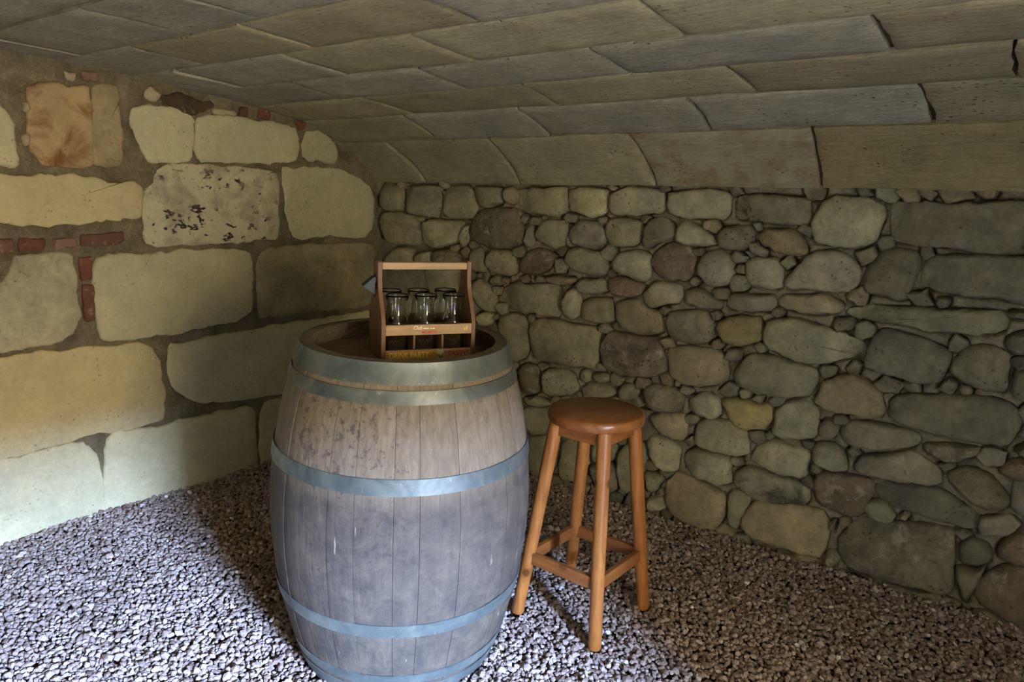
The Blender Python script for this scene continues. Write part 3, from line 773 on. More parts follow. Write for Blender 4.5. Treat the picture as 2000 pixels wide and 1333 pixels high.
def arch_point(s, d=0.0):
    """point of the vault at arc length s, pushed d into the room"""
    x, z = np.interp(s, _fs, _fx), np.interp(s, _fs, _fz)
    return float(x + d * np.interp(s, _fs, _nx)), float(z + d * np.interp(s, _fs, _nz))


# ---------------------------------------------------------------- end wall (left in the photograph)
LT = {'cream': (198, 188, 144), 'pale': (186, 180, 138), 'warm': (198, 182, 134), 'ochre': (180, 154, 108), 'tan': (176, 156, 112), 'spotted': (196, 186, 148),
      'mottled': (192, 180, 140), 'stained': (170, 156, 114), 'brick': (120, 76, 56), 'brickdull': (118, 86, 66), 'brickpink': (146, 114, 90),
      'brickbrown': (112, 76, 56), 'slab': (96, 78, 54), 'chip': (180, 164, 126)}
LM = {'ochre': 'ashlar_rust', 'tan': 'ashlar_mottled', 'spotted': 'ashlar_spotted', 'mottled': 'ashlar_mottled', 'stained': 'ashlar_grime', 'slab': 'rubble_dark'}

# coursed blocks beyond the left edge of the photograph
rows = [(-0.08, 0.235), (0.262, 0.575), (0.60, 0.90), (0.985, 1.17), (1.235, 1.50)]
for i, (z0, z1) in enumerate(rows):
    x = -1.98 - 0.02 * i
    while x > -3.5:
        w = random.uniform(.42, .72)
        x1 = max(x - w, -3.57)
        top = min(z1, arch_point(S_END * 0.5 + (-(x + x1) / 2 - 1.8) * 1.02)[1] - .06)
        if x - x1 > .15 and top > z0 + .08:
            j = lambda: random.uniform(-.008, .008)
            LEFT.append((random.choice(['cream', 'warm', 'pale']), [(x + j(), z0 + j()), ((x + x1) / 2, z0 + j()), (x1 + j(), z0 + j()), (x1 + j(), top + j()), ((x + x1) / 2, top + j()), (x + j(), top + j())]))
        x = x1 - random.uniform(.015, .03)

gx, gz = np.meshgrid(np.arange(-3.66, 0.101, 0.0125), np.arange(-0.12, 1.861, 0.0125))
D = dist_field(gx, gz, [p for _, p in LEFT])
y = 0.006 + 0.006 * sstep(D, 0.016, 0.0) + 0.012 * (vnoise(gx, gz, 14, 1) - .5) * sstep(D, 0, .02) + 0.008 * (vnoise(gx, gz, 45, 2) - .5)
y = np.where(D < -0.004, 0.02, y)
wall_left = grid_mesh('wall_left', np.stack([gx, y, gz], -1), M['mortar_left'])
tag(wall_left, 'end wall of big pale limestone blocks under the arch of the vault', 'wall', kind='structure')


def on_left(a, b, d):
    return (a, -d, b)


for i, (kind, P) in enumerate(LEFT):
    c = LT[kind]
    f = random.uniform(.94, 1.01)
    col = srgb(*[min(250, v * f) for v in c])
    if kind.startswith('brick'):
        stone('brick', P, on_left, M['brick'], col, wall_left, -.05, -.003, .002, .002, .004, i + 1.5, 0, .004, .010)
    else:
        small = kind in ('chip', 'slab')
        stone('stone_block' if not small else 'stone_chip', P, on_left, M[LM.get(kind, 'ashlar')], col, wall_left, -.05, -.004, random.uniform(.001, .006),
              .003, .009, i + 1.5, 1, .010, .013 if not small else .01, .007)

# ---------------------------------------------------------------- rubble wall (right in the photograph)
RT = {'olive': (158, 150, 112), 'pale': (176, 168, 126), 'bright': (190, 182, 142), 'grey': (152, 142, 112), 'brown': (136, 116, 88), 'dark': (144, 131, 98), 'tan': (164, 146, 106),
      'warm': (178, 160, 104), 'blotch': (130, 116, 90), 'mossy': (148, 138, 104), 'shade': (134, 124, 94)}  # 'shade': dimness of the wall's near end put into the stone colour
RM = {'dark': 'rubble_dark', 'blotch': 'rubble_blotch', 'mossy': 'rubble_moss', 'brown': 'rubble_dark'}

# courses of rubble beyond the right edge of the photograph
z = -0.06
while z < 1.32:
    h = random.uniform(.13, .22)
    zt = min(z + h, 1.375)
    yy = -3.02 - random.uniform(0, .06) if z > .35 else -3.22
    if .35 > z > -.1: yy = -3.20 - random.uniform(0, .05)
    while yy > -4.35:
        w = random.uniform(.16, .42)
        y1 = max(yy - w, -4.38)
        if yy - y1 > .07:
            j = lambda s=.016: random.uniform(-s, s)
            RIGHT.append((random.choice(['shade', 'olive', 'tan', 'grey', 'dark']),
                          [(yy + j(), z + j()), ((yy + y1) / 2, z + j(.01)), (y1 + j(), z + j()), (y1 + j(.01), (z + zt) / 2), (y1 + j(), zt + j()), ((yy + y1) / 2 + j(), zt + j(.01)), (yy + j(), zt + j())]))
        yy = y1 - random.uniform(.014, .035)
    z = zt + random.uniform(.012, .03)

# the low stretch of wall behind the barrel and the stool
traced = [p for _, p in RIGHT]
z = -0.05
while z < .86:
    zt = z + random.uniform(.12, .19)
    yy = -.03 - random.uniform(0, .1)
    while yy > -1.5:
        y1 = yy - random.uniform(.13, .32)
        j = lambda s=.014: random.uniform(-s, s)
        P = [(yy + j(), z + j()), ((yy + y1) / 2, z + j(.01)), (y1 + j(), z + j()), (y1 + j(.01), (z + zt) / 2), (y1 + j(), zt + j()), ((yy + y1) / 2 + j(), zt + j(.01)), (yy + j(), zt + j())]
        gy, gz = np.meshgrid(np.linspace(y1, yy, 9), np.linspace(z, zt, 7))
        if dist_field(gy, gz, traced).min() > .004:
            RIGHT.append((random.choice(['olive', 'pale', 'tan', 'olive', 'grey']), P))
            yy = y1 - random.uniform(.012, .03)
        else:
            yy -= .03
    z = zt + random.uniform(.012, .025)

step = 0.0072
gy, gz = np.meshgrid(np.arange(-4.45, 0.051, step), np.arange(-0.12, 1.461, step))
sm = [chaikin(p, 1) for _, p in RIGHT]
D = dist_field(gy, gz, sm)
# wedge small chips into the wide joints
chips = []
for rmin in (.034, .024, .017):
    for _ in range(55):
        W = np.where((gy > -3.25) & (gz > 0.0) & (gz < 1.40), D + .004 * RNG.random(D.shape), -1)
        k = int(W.argmax())
        d = float(D.flat[k])
        if d < rmin: break
        cy, cz = float(gy.flat[k]), float(gz.flat[k])
        r = d * random.uniform(.86, .98)
        # stretch along the free direction
        ang, st = random.uniform(-.4, .4), random.uniform(1.0, 1.5)
        n = random.randint(4, 6)
        P = []
        for q in range(n):
            a = 2 * math.pi * q / n + random.uniform(-.3, .3)
            rr = r * random.uniform(.95, 1.3)
            px, pz = rr * math.cos(a) * st, rr * math.sin(a)
            P.append((cy + px * math.cos(ang) - pz * math.sin(ang), cz + px * math.sin(ang) + pz * math.cos(ang)))
        chips.append(P)
        D = np.minimum(D, dist_field(gy, gz, [chaikin(P, 1)]))
m = 0.050 - 0.030 * sstep(D, 0.001, 0.010) - 0.005 * sstep(D, .010, .03)
m += 0.022 * (vnoise(gy, gz, 22, 3) - .5) * sstep(D, 0, .012) + 0.016 * (vnoise(gy, gz, 60, 4) - .5) * sstep(D, 0, .008)
m = np.where(D < 0, .070, np.maximum(m, .014))
wall_right = grid_mesh('wall_right', np.stack([m, gy, gz], -1), M['mortar_right'])
tag(wall_right, 'long side wall of rough olive grey rubble stones below the vault', 'wall', kind='structure')


def on_right(a, b, d):
    return (-d, a, b)


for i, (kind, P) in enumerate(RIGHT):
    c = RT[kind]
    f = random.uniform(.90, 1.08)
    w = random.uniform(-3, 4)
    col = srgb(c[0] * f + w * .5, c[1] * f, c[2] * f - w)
    rough_kind = kind in ('dark', 'blotch', 'mossy', 'brown')
    stone('rubble_stone', P, on_right, M[RM.get(kind, 'rubble')], col, wall_right, -.085, -.018, random.uniform(.006, .018), .008 if rough_kind else .005, .008, i + 60.5, 1, .011, .016, .006, True)
for i, P in enumerate(chips):
    c = RT[random.choice(['olive', 'grey', 'tan', 'dark', 'shade'])]
    cf = random.uniform(.82, 1.0)
    stone('rubble_chip', P, on_right, M['rubble'], srgb(*[v * cf for v in c]), wall_right, -.08, -.022, random.uniform(-.012, -.001), .006, .006, i + 400.5, 0, .005, .010, .0, True)

# ---------------------------------------------------------------- vault of dressed slabs
ss = np.linspace(-0.02, S_END + .02, 150)
ys = np.linspace(-4.5, 0.08, 180)
SS, YY = np.meshgrid(ss, ys)
AX, AZ = np.interp(SS, _fs, _fx), np.interp(SS, _fs, _fz)
NX, NZ = np.interp(SS, _fs, _nx), np.interp(SS, _fs, _nz)
dd = -0.020 + 0.014 * (vnoise(SS, YY, 25, 5) - .5)
ceiling = grid_mesh('ceiling', np.stack([AX + NX * dd, YY, AZ + NZ * dd], -1), M['mortar_vault'])
tag(ceiling, 'low barrel vault of long dressed stone slabs in courses', 'ceiling', kind='structure')

COURSE = [0.0, .304, .548, .808, 1.077, 1.36, 1.63, 1.945]
COURSE += [2.22, 2.49, 2.75, 3.01, 3.27, 3.50, S_END]
JOINTS = {0: [-.35, -.98, -1.667, -2.322, -3.02, -3.7], 1: [-.68, -1.30, -1.99, -2.67, -3.35, -4.0], 2: [-.12, -.73, -1.502, -2.22, -2.88, -3.6],
          3: [-.60, -1.28, -1.928, -2.638, -3.3, -3.9], 4: [-.30, -.945, -1.535, -2.22, -2.9, -3.5], 5: [-.52, -1.135, -1.79, -2.45, -3.1, -3.8], 6: [-.20, -.905, -1.25, -1.9, -2.6, -3.2, -3.8]}
VT = {'olive': (158, 150, 112), 'grey': (157, 151, 126), 'tan': (151, 140, 105), 'pale': (162, 155, 118), 'gold': (155, 140, 92)}
CT = {0: ['olive', 'olive', 'olive', 'pale', 'gold', 'gold', 'gold'], 1: ['olive', 'grey', 'grey', 'grey', 'tan', 'tan', 'tan'], 2: ['olive', 'olive', 'olive', 'olive', 'tan', 'tan', 'tan'],
      3: ['grey', 'grey', 'grey', 'grey', 'tan', 'tan', 'tan'], 4: ['grey', 'grey', 'olive', 'pale', 'pale', 'olive', 'olive'], 5: ['grey', 'tan', 'tan', 'grey', 'grey', 'grey', 'olive'], 6: ['grey'] * 8}
for ci in range(len(COURSE) - 1):
    s0, s1 = COURSE[ci] + .0060, COURSE[ci + 1] - .0060
    if ci == 0: s0 = 0.0
    js = JOINTS.get(ci)
    if js is None:
        js, q = [], -random.uniform(.2, .6)
        while q > -4.2:
            js.append(q); q -= random.uniform(.5, .72)
    js = [0.06] + js + [-4.48]
    skew = [random.uniform(-.02, .02) for _ in js]
    if ci == 0: skew[1] = .06
    if ci == 2: skew[2] = .05
    for k in range(len(js) - 1):
        tone = CT.get(ci, ['olive', 'grey', 'tan', 'olive', 'grey', 'tan', 'olive', 'grey', 'tan'])[min(k, 6)]
        f = random.uniform(.95, 1.05)
        col = srgb(*[v * f * 1.04 for v in VT[tone]])
        na, nb = 7, 15
        lift = random.uniform(-.002, .0025)
        tip = random.uniform(-.003, .003)
        seed = ci * 31.7 + k * 5.3
        g = .005
        ya0, ya1 = js[k] - g, js[k + 1] + g
        mid_s, mid_y = (s0 + s1) / 2, (ya0 + ya1) / 2
        ox, oz = arch_point(mid_s)
        verts, faces = [], []
        us = [0, .03, .2, .4, .6, .8, .97, 1]
        vs = [0, .012, .06, .14, .22, .30, .38, .46, .54, .62, .70, .78, .86, .94, .988, 1]
        for a, u in enumerate(us):
            for b, v in enumerate(vs):
                s = s0 + (s1 - s0) * u
                y0 = ya0 + skew[k] * (u - .5) * 1.0
                y1 = ya1 + skew[k + 1] * (u - .5) * 1.0
                yv = y0 + (y1 - y0) * v
                edge = a in (0, len(us) - 1) or b in (0, len(vs) - 1)
                rag = .009 if edge else 0
                s += rag * noise.noise(Vector((yv * 30, s * 30, seed)))
                yv += rag * noise.noise(Vector((yv * 30, s * 30, seed + 4)))
                if s < 0: s = 0.0
                d = lift + tip * (v - .5) * 2 + .004 * noise.noise(Vector((s * 7, yv * 5, seed))) - (.004 if edge else 0)
                x, zz = arch_point(s, d)
                verts.append((x - ox, yv - mid_y, zz - oz))
        A, B = len(us), len(vs)
        for a in range(A - 1):
            for b in range(B - 1):
                faces.append((a * B + b, a * B + b + 1, (a + 1) * B + b + 1, (a + 1) * B + b))
        ring = [b for b in range(B)] + [a * B + B - 1 for a in range(1, A)] + [(A - 1) * B + b for b in range(B - 2, -1, -1)] + [a * B for a in range(A - 2, 0, -1)]
        base = len(verts)
        for q in ring:
            a, b = divmod(q, B)
            s = s0 + (s1 - s0) * us[a]
            x, zz = arch_point(s, -.09)
            verts.append((x - ox, verts[q][1], zz - oz))
        for q in range(len(ring)):
            r = (q + 1) % len(ring)
            faces.append((ring[q], ring[r], base + r, base + q))
        mat = M['vault_rust'] if (ci == 0 and k == 3) else M['vault']
        o = mesh_obj('vault_slab', verts, faces, mat, ceiling, (ox, mid_y, oz), True, col)
        bm = bmesh.new(); bm.from_mesh(o.data)
        bmesh.ops.recalc_face_normals(bm, faces=bm.faces[:])
        bm.to_mesh(o.data); bm.free()
        o.data.set_sharp_from_angle(angle=math.radians(50))

# ---------------------------------------------------------------- the rest of the cellar, behind the photographer
k = random.random()
side = box_bm(-3.75, -3.60, -4.5, 0.1, -0.12, 1.46)
wall_side = bm_obj('wall_side', side, M['bounce_wall'])
tag(wall_side, 'plain side wall, made pale to bounce light, behind the photographer', 'wall', kind='structure')
bm = bmesh.new()
for x0, x1, z0, z1 in ((-3.75, DOOR_X0, -0.12, 1.95), (DOOR_X1, 0.12, -0.12, 1.95), (DOOR_X0, DOOR_X1, DOOR_TOP, 1.95)):
    b2 = box_bm(x0, x1, BACK_Y - .80, BACK_Y, z0, z1)
    me = bpy.data.meshes.new('tmp'); b2.to_mesh(me); b2.free(); bm.from_mesh(me); bpy.data.meshes.remove(me)
wall_back = bm_obj('wall_back', bm, M['bounce_wall'])
tag(wall_back, 'thick end wall with the open entrance behind the photographer', 'wall', kind='structure')

# ---------------------------------------------------------------- floor and gravel


def floor_height(x, y):
    return 0.012 * (vnoise(x, y, 1.6, 21) - .5) + 0.010 * (vnoise(x, y, 4.5, 22) - .5)


fx, fy = np.meshgrid(np.arange(-3.62, 0.10, 0.05), np.arange(-6.5, 0.07, 0.05))
floor = grid_mesh('floor', np.stack([fx, fy, floor_height(fx, fy) - .016], -1), M['gravel_bed'])
tag(floor, 'cellar floor under a loose layer of gravel', 'floor', kind='structure')


def build_gravel():
    t = (1 + 5 ** .5) / 2
    ico = np.array([(-1, t, 0), (1, t, 0), (-1, -t, 0), (1, -t, 0), (0, -1, t), (0, 1, t), (0, -1, -t), (0, 1, -t), (t, 0, -1), (t, 0, 1), (-t, 0, -1), (-t, 0, 1)], float)
    ico /= np.linalg.norm(ico[0])
    fc = np.array([(0, 11, 5), (0, 5, 1), (0, 1, 7), (0, 7, 10), (0, 10, 11), (1, 5, 9), (5, 11, 4), (11, 10, 2), (10, 7, 6), (7, 1, 8), (3, 9, 4), (3, 4, 2), (3, 2, 6), (3, 6, 8), (3, 8, 9), (4, 9, 5), (2, 4, 11), (6, 2, 10), (8, 6, 7), (9, 8, 1)])
    sp = 0.0118
    X, Y = np.meshgrid(np.arange(-2.9, 0.004, sp), np.arange(-3.5, 0.0, sp))
    X = X + (RNG.random(X.shape) - .5) * sp * 1.1; Y = Y + (RNG.random(Y.shape) - .5) * sp * 1.1
    X, Y = X.ravel(), Y.ravel()
    # keep what lies in front of the camera, with a margin for a step to the side
    side_d = (X + 2.184) * .773 + (Y + .88) * .634
    keep = (side_d > -0.45) & (np.hypot(X + 1.336, Y + 1.562) > .288)      # none under the barrel
    for fx_, fy_ in ((-1, -1), (1, -1), (1, 1), (-1, 1)):                     # nor under the feet of the stool
        keep &= np.hypot(X - (-.852 + fx_ * .151 + fy_ * .005), Y - (-1.922 + fy_ * .151 - fx_ * .005)) > .021
    X, Y = X[keep], Y[keep]
    n = len(X)
    r = 0.0078 * np.exp(RNG.normal(0, .24, n))
    sc = r[:, None] * np.stack([RNG.uniform(.9, 1.35, n), RNG.uniform(.8, 1.1, n), RNG.uniform(.55, .95, n)], -1)
    sc = np.clip(sc, .003, .016)
    Z = floor_height(X, Y) + RNG.uniform(-.012, .003, n)
    # heaped a little against the end wall
    Z += .012 * sstep(Y, -.10, -.01) * vnoise(X, Y, 9, 31)
    a = RNG.uniform(0, 2 * np.pi, n); b = RNG.uniform(-.7, .7, n); c = RNG.uniform(-.7, .7, n)
    ca, sa, cb, sb, cc, sc_ = np.cos(a), np.sin(a), np.cos(b), np.sin(b), np.cos(c), np.sin(c)
    R = np.empty((n, 3, 3))
    R[:, 0] = np.stack([ca * cb, ca * sb * sc_ - sa * cc, ca * sb * cc + sa * sc_], -1)
    R[:, 1] = np.stack([sa * cb, sa * sb * sc_ + ca * cc, sa * sb * cc - ca * sc_], -1)
    R[:, 2] = np.stack([-sb, cb * sc_, cb * cc], -1)
    jit = RNG.uniform(.72, 1.22, (n, 12, 1))
    V = ico[None] * jit * sc[:, None, :]
    V = np.einsum('nij,nkj->nki', R, V) + np.stack([X, Y, Z], -1)[:, None, :]
    F = (fc[None] + (np.arange(n) * 12)[:, None, None]).reshape(-1, 3)
    me = bpy.data.meshes.new('gravel')
    me.vertices.add(n * 12); me.vertices.foreach_set('co', V.astype(np.float32).ravel())
    me.loops.add(F.size); me.loops.foreach_set('vertex_index', F.astype(np.int32).ravel())
    me.polygons.add(len(F)); me.polygons.foreach_set('loop_start', np.arange(0, F.size, 3, dtype=np.int32))
    me.polygons.foreach_set('use_smooth', [False] * len(F))
    tone = np.clip(RNG.normal(.5, .2, n), 0, .9)
    tone = np.where(RNG.random(n) < .012, 1.0, tone)
    at = me.attributes.new('tone', 'FLOAT', 'POINT')
    at.data.foreach_set('value', np.repeat(tone, 12).astype(np.float32))
    me.update(calc_edges=True)
    me.materials.append(M['gravel'])
    o = bpy.data.objects.new('gravel', me)
    COL.objects.link(o)
    tag(o, 'loose pinkish grey crushed gravel covering the cellar floor', 'gravel', kind='stuff')


build_gravel()

# ---------------------------------------------------------------- wine barrel
BH, BR_HEAD, BR_BELLY = 0.95, 0.284, 0.374
barrel = empty('wine_barrel', (-1.336, -1.562, 0.0), (math.radians(1.95), math.radians(-.45), 0))
tag(barrel, 'weathered grey oak wine barrel with galvanised hoops standing upright on gravel', 'barrel')


def b_rad(z):
    return BR_BELLY - (BR_BELLY - BR_HEAD) * abs((z - BH / 2) / (BH / 2)) ** 2.0


widths = [random.uniform(.7, 1.25) for _ in range(27)]
tot = sum(widths)
a0 = 0.4
TH = 0.024
for w in widths:
    da = 2 * math.pi * w / tot
    g = 0.0005
    zs = [0, .012, .05, .12, .2, .3, .4, .475, .55, .65, .75, .83, .90, BH - .012, BH]
    verts, faces = [], []
    na = 6
    dr = random.uniform(-.0012, .0012)
    for z in zs:
        for k in range(na):
            r = b_rad(z) + dr
            gg = g / r
            t = k / (na - 1)
            a = a0 + gg + (da - 2 * gg) * t
            if k in (0, na - 1): r -= .0009
            if z in (0, BH): r -= .004
            verts.append((r * math.cos(a), r * math.sin(a), z))
    base = len(verts)
    for z in zs:
        for k in range(na):
            r = b_rad(z) - TH + (.006 if z in (0, BH) else 0) * -1
            a = a0 + .0015 + (da - .003) * k / (na - 1)
            verts.append((r * math.cos(a), r * math.sin(a), z))
    m = len(zs)
    for i in range(m - 1):
        for k in range(na - 1):
            p = i * na + k
            faces.append((p, p + 1, p + na + 1, p + na))
            faces.append((base + p, base + p + na, base + p + na + 1, base + p + 1))
        for k in (0, na - 1):
            p = i * na + k
            faces.append((p, p + na, base + p + na, base + p) if k == 0 else (p, base + p, base + p + na, p + na))
    for i in (0, m - 1):
        for k in range(na - 1):
            p = i * na + k
            faces.append((p, base + p, base + p + 1, p + 1) if i == 0 else (p, p + 1, base + p + 1, base + p))
    f = random.uniform(.93, 1.05)
    wv = random.uniform(-4, 4)
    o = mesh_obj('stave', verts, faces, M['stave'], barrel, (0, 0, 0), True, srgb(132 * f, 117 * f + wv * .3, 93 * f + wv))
    o.data.set_sharp_from_angle(angle=math.radians(40))
    a0 += da

HOOPS = [(.950, .898), (.886, .852), (.677, .635), (.277, .238), (.100, .066), (.052, .0)]
for hi, (zt, zb) in enumerate(HOOPS):
    th = .0022
    prof = [(b_rad(zb) + .0012, zb), (b_rad(zb) + .0012 + th, zb + .0006), (b_rad((zb + zt) / 2) + .0014 + th, (zb + zt) / 2), (b_rad(zt) + .0012 + th, zt - .0006), (b_rad(zt) + .0012, zt)]
    if hi == 0: prof = prof[:-1] + [(b_rad(zt) + .0012 + th, zt + .001), (b_rad(zt) - .004, zt + .001)]
    v, f = lathe(prof, 96)
    hoop = mesh_obj('hoop', v, f, M['hoop'], barrel)
    hoop.data.set_sharp_from_angle(angle=math.radians(35))
    # riveted overlap of the strip
    ang = math.radians(25 + (0, 8, 70, 118, 30, 90)[hi])
    zc = (zt + zb) / 2
    rr = b_rad(zc) + .0036
    lv, lf = [], []
    for i, z in enumerate((zb + .001, zc, zt - .001)):
        for k in range(7):
            a = ang + (k - 3) * .035
            lv.append(((b_rad(z) + .0012 + th + .0014) * math.cos(a), (b_rad(z) + .0012 + th + .0014) * math.sin(a), z))
    for i in range(2):
        for k in range(6):
            lf.append((i * 7 + k, i * 7 + k + 1, (i + 1) * 7 + k + 1, (i + 1) * 7 + k))
    lap = mesh_obj('hoop_lap', lv, lf, M['hoop'], hoop)
    sol = lap.modifiers.new('thickness', 'SOLIDIFY'); sol.thickness = .0016; sol.offset = -1
    for q in (-.05, .05):
        bm = bmesh.new()
        bmesh.ops.create_uvsphere(bm, u_segments=10, v_segments=6, radius=.0048)
        a = ang + q
        bmesh.ops.scale(bm, vec=(.5, 1, 1), verts=bm.verts[:])
        bm_obj('rivet', bm, M['rivet'], hoop, (0, 0, 0), True).matrix_local = Matrix.Translation(((rr + .0022) * math.cos(a), (rr + .0022) * math.sin(a), zc)) @ Matrix.Rotation(a, 4, 'Z')

# barrel heads: boards cut to the circle
for zt, nm in ((.8965, 'head_board'), (.062, 'head_board')):
    R = b_rad(zt) - TH - .001
    edges = [-R, -.19, -.105, -.025, .06, .14, .205, R]
    for i in range(7):
        u0, u1 = edges[i] + .0008, edges[i + 1] - .0008
        pts = []
        N = 10
        for k in range(N + 1):
            u = u0 + (u1 - u0) * k / N
            pts.append((u, math.sqrt(max(0, R * R - u * u))))
        for k in range(N, -1, -1):
            u = u0 + (u1 - u0) * k / N
            pts.append((u, -math.sqrt(max(0, R * R - u * u))))
        ca, sa = math.cos(math.radians(24)), math.sin(math.radians(24))
        bm = bmesh.new()
        vs = [bm.verts.new((q * ca - p * sa, q * sa + p * ca, zt)) for p, q in pts]
        bmesh.ops.remove_doubles(bm, verts=bm.verts[:], dist=.0004)
        f = bm.faces.new([v for v in vs if v.is_valid])
        ex = bmesh.ops.extrude_face_region(bm, geom=[f])
        for v in ex['geom']:
            if isinstance(v, bmesh.types.BMVert): v.co.z -= .02
        bm_obj(nm, bm, M['head'], barrel)

# ---------------------------------------------------------------- wooden drinks crate on the barrel
CRW, CRD, CRH = .267, .172, .270
crate_rot = math.atan2(-.516, .857)
HEAD_Z = .8925
barrel_matrix = Matrix.Translation(barrel.location) @ barrel.rotation_euler.to_matrix().to_4x4()
corner_on_head = barrel_matrix.inverted() @ Vector((-1.4455, -1.605, HEAD_Z))
corner_on_head.z = .8970                       # the crate stands on the sunken head of the barrel
cmat = barrel_matrix @ Matrix.Translation(corner_on_head) @ Matrix.Rotation(crate_rot, 4, 'Z')
crate = empty('drinks_crate', cmat.to_translation(), cmat.to_euler())
tag(crate, 'small wooden six glass carrier with top handle and printed front on the barrel', 'crate')


def sheet(name, P, axis, a, b, mat, parent, bevel=.0012):
    """extrude a 2-D outline between a and b along an axis (0: outline is (y,z); 1: outline is (x,z))"""
    bm = bmesh.new()
    vs = [bm.verts.new((a, p, q) if axis == 0 else (p, a, q)) for p, q in P]
    f = bm.faces.new(vs)
    ex = bmesh.ops.extrude_face_region(bm, geom=[f])
    for v in ex['geom']:
        if isinstance(v, bmesh.types.BMVert): v.co[axis] = b
    if bevel:
        bmesh.ops.recalc_face_normals(bm, faces=bm.faces[:])
        bmesh.ops.bevel(bm, geom=[e for e in bm.edges if e.calc_face_angle(0) > .6], offset=bevel, segments=1, affect='EDGES')
    return bm_obj(name, bm, mat, parent)


def side_outline():
    D2 = CRD / 2
    half = [(D2, 0), (D2, .108), (D2 - .006, .122), (D2 - .022, .150), (D2 - .040, .176), (.036, .195), (.031, .22), (.030, CRH - .004), (.026, CRH)]
    return [(D2 + y, z) for y, z in half] + [(D2 - y, z) for y, z in reversed(half)]


T = .012
for x in (0, CRW - T):
    sheet('side_panel', side_outline(), 0, x, x + T, M['crate_shaded'], crate)
bm_obj('floor_board', box_bm(T, CRW - T, .004, CRD - .004, .002, .010), M['crate'], crate)
rail_top = bm_obj('top_rail', box_bm(T, CRW - T, .0, .009, .073, .102, .001), M['crate'], crate)
rail_low = bm_obj('bottom_rail', box_bm(T, CRW - T, .0, .009, .002, .031, .001), M['crate'], crate)
bm_obj('back_rail', box_bm(T, CRW - T, CRD - .009, CRD, .073, .102, .001), M['crate'], crate)
bm_obj('back_rail', box_bm(T, CRW - T, CRD - .009, CRD, .002, .031, .001), M['crate'], crate)
bm_obj('handle', box_bm(T, CRW - T, CRD / 2 - .030, CRD / 2 - .008, CRH - .024, CRH - .004, .003, 2), M['crate'], crate)
cell = (CRW - 2 * T) / 3
for i in (1, 2):
    bm_obj('divider', box_bm(T + cell * i - .003, T + cell * i + .003, .009, CRD - .009, .010, .088), M['crate_shaded'], crate)
bm_obj('divider', box_bm(T, CRW - T, CRD / 2 - .003, CRD / 2 + .003, .010, .088), M['crate_shaded'], crate)

# bottle opener screwed to the outside of the left panel
op = bmesh.new()
prof = [(-.001, .174), (-.006, .176), (-.020, .186), (-.036, .198), (-.020, .212), (-.008, .222), (-.001, .224), (-.001, .208), (-.004, .206), (-.004, .192), (-.001, .190)]
vs = [op.verts.new((p, .072, q)) for p, q in prof]
f = op.faces.new(vs)
ex = bmesh.ops.extrude_face_region(op, geom=[f])
for v in ex['geom']:
    if isinstance(v, bmesh.types.BMVert): v.co.y = .106
opener = bm_obj('bottle_opener', op, M['steel'], crate)
opener['label'] = 'grey metal bottle opener on the side panel'
for q in (.168, .228):
    bm = bmesh.new(); bmesh.ops.create_uvsphere(bm, u_segments=8, v_segments=6, radius=.004)
    bm_obj('screw', bm, M['rivet'], opener, (-.001, .089, q), True)


def lettering(name, text, x, z, height, mat, parent, width=None, shear=0.0, y=-.0006):
    cu = bpy.data.curves.new(name, 'FONT')
    cu.body = text
    cu.size = 1.0
    cu.extrude = 0.0
    cu.shear = shear
    cu.offset = 0.022
    tmp = bpy.data.objects.new('tmp', cu)
    COL.objects.link(tmp)
    dg = bpy.context.evaluated_depsgraph_get()
    me = bpy.data.meshes.new_from_object(tmp.evaluated_get(dg))
    bpy.data.objects.remove(tmp)
    co = np.empty(len(me.vertices) * 3); me.vertices.foreach_get('co', co); co = co.reshape(-1, 3)
    lo, hi = co.min(0), co.max(0)
    sz = height / (hi[1] - lo[1])
    sx = width / (hi[0] - lo[0]) if width else sz
    new = np.stack([x + (co[:, 0] - lo[0]) * sx, np.full(len(co), y), z + (co[:, 1] - lo[1]) * sz], -1)
    me.vertices.foreach_set('co', new.astype(np.float32).ravel())
    me.update()
    me.materials.clear(); me.materials.append(mat)
    o = bpy.data.objects.new(name, me)
    COL.objects.link(o)
    o.parent = parent
    return o


p = sheet('printed_panel', [(T + .004, .004), (.152, .004), (.152, .0295), (T + .004, .0295)], 1, -.0004, .0001, M['ink_orange'], rail_low, 0)
p['label'] = 'ochre printed panel'
lettering('lettering', 'DRINK PARTY', .022, .0075, .0185, M['ink_yellow'], rail_low, .112)
lettering('lettering', 'TASTY!', .186, .0105, .0155, M['ink_red'], rail_low, .062)
sheet('printed_panel', [(.156, .018), (.170, .015), (.176, .020), (.175, .028), (.162, .0285), (.155, .026)], 1, -.0005, .0001, M['ink_cream'], rail_low, 0)
for q in (.163, .169):
    sheet('printed_mark', [(q, .006), (q + .0035, .006), (q + .004, .011), (q + .0005, .0115)], 1, -.0005, .0001, M['ink_black'], rail_low, 0)
lettering('lettering', 'Club', .088, .0885, .0105, M['ink_white'], rail_top, .025, .25)
for x0, x1 in ((.1155, .131), (.1345, .1385), (.141, .1475)):
    sheet('printed_mark', [(x0, .0895), (x1, .0895), (x1, .0925), (x0, .0925)], 1, -.0005, .0001, M['ink_white'], rail_top, 0)
lettering('lettering', 'MILKMATES', .112, .0765, .0085, M['ink_red'], rail_top, .042)
for x0 in (.233, .239):
    sheet('printed_mark', [(x0, .084), (x0 + .003, .084), (x0 + .004, .090 + (x0 - .233)), (x0 + .001, .091 + (x0 - .233))], 1, -.0005, .0001, M['ink_yellow'], rail_top, 0)

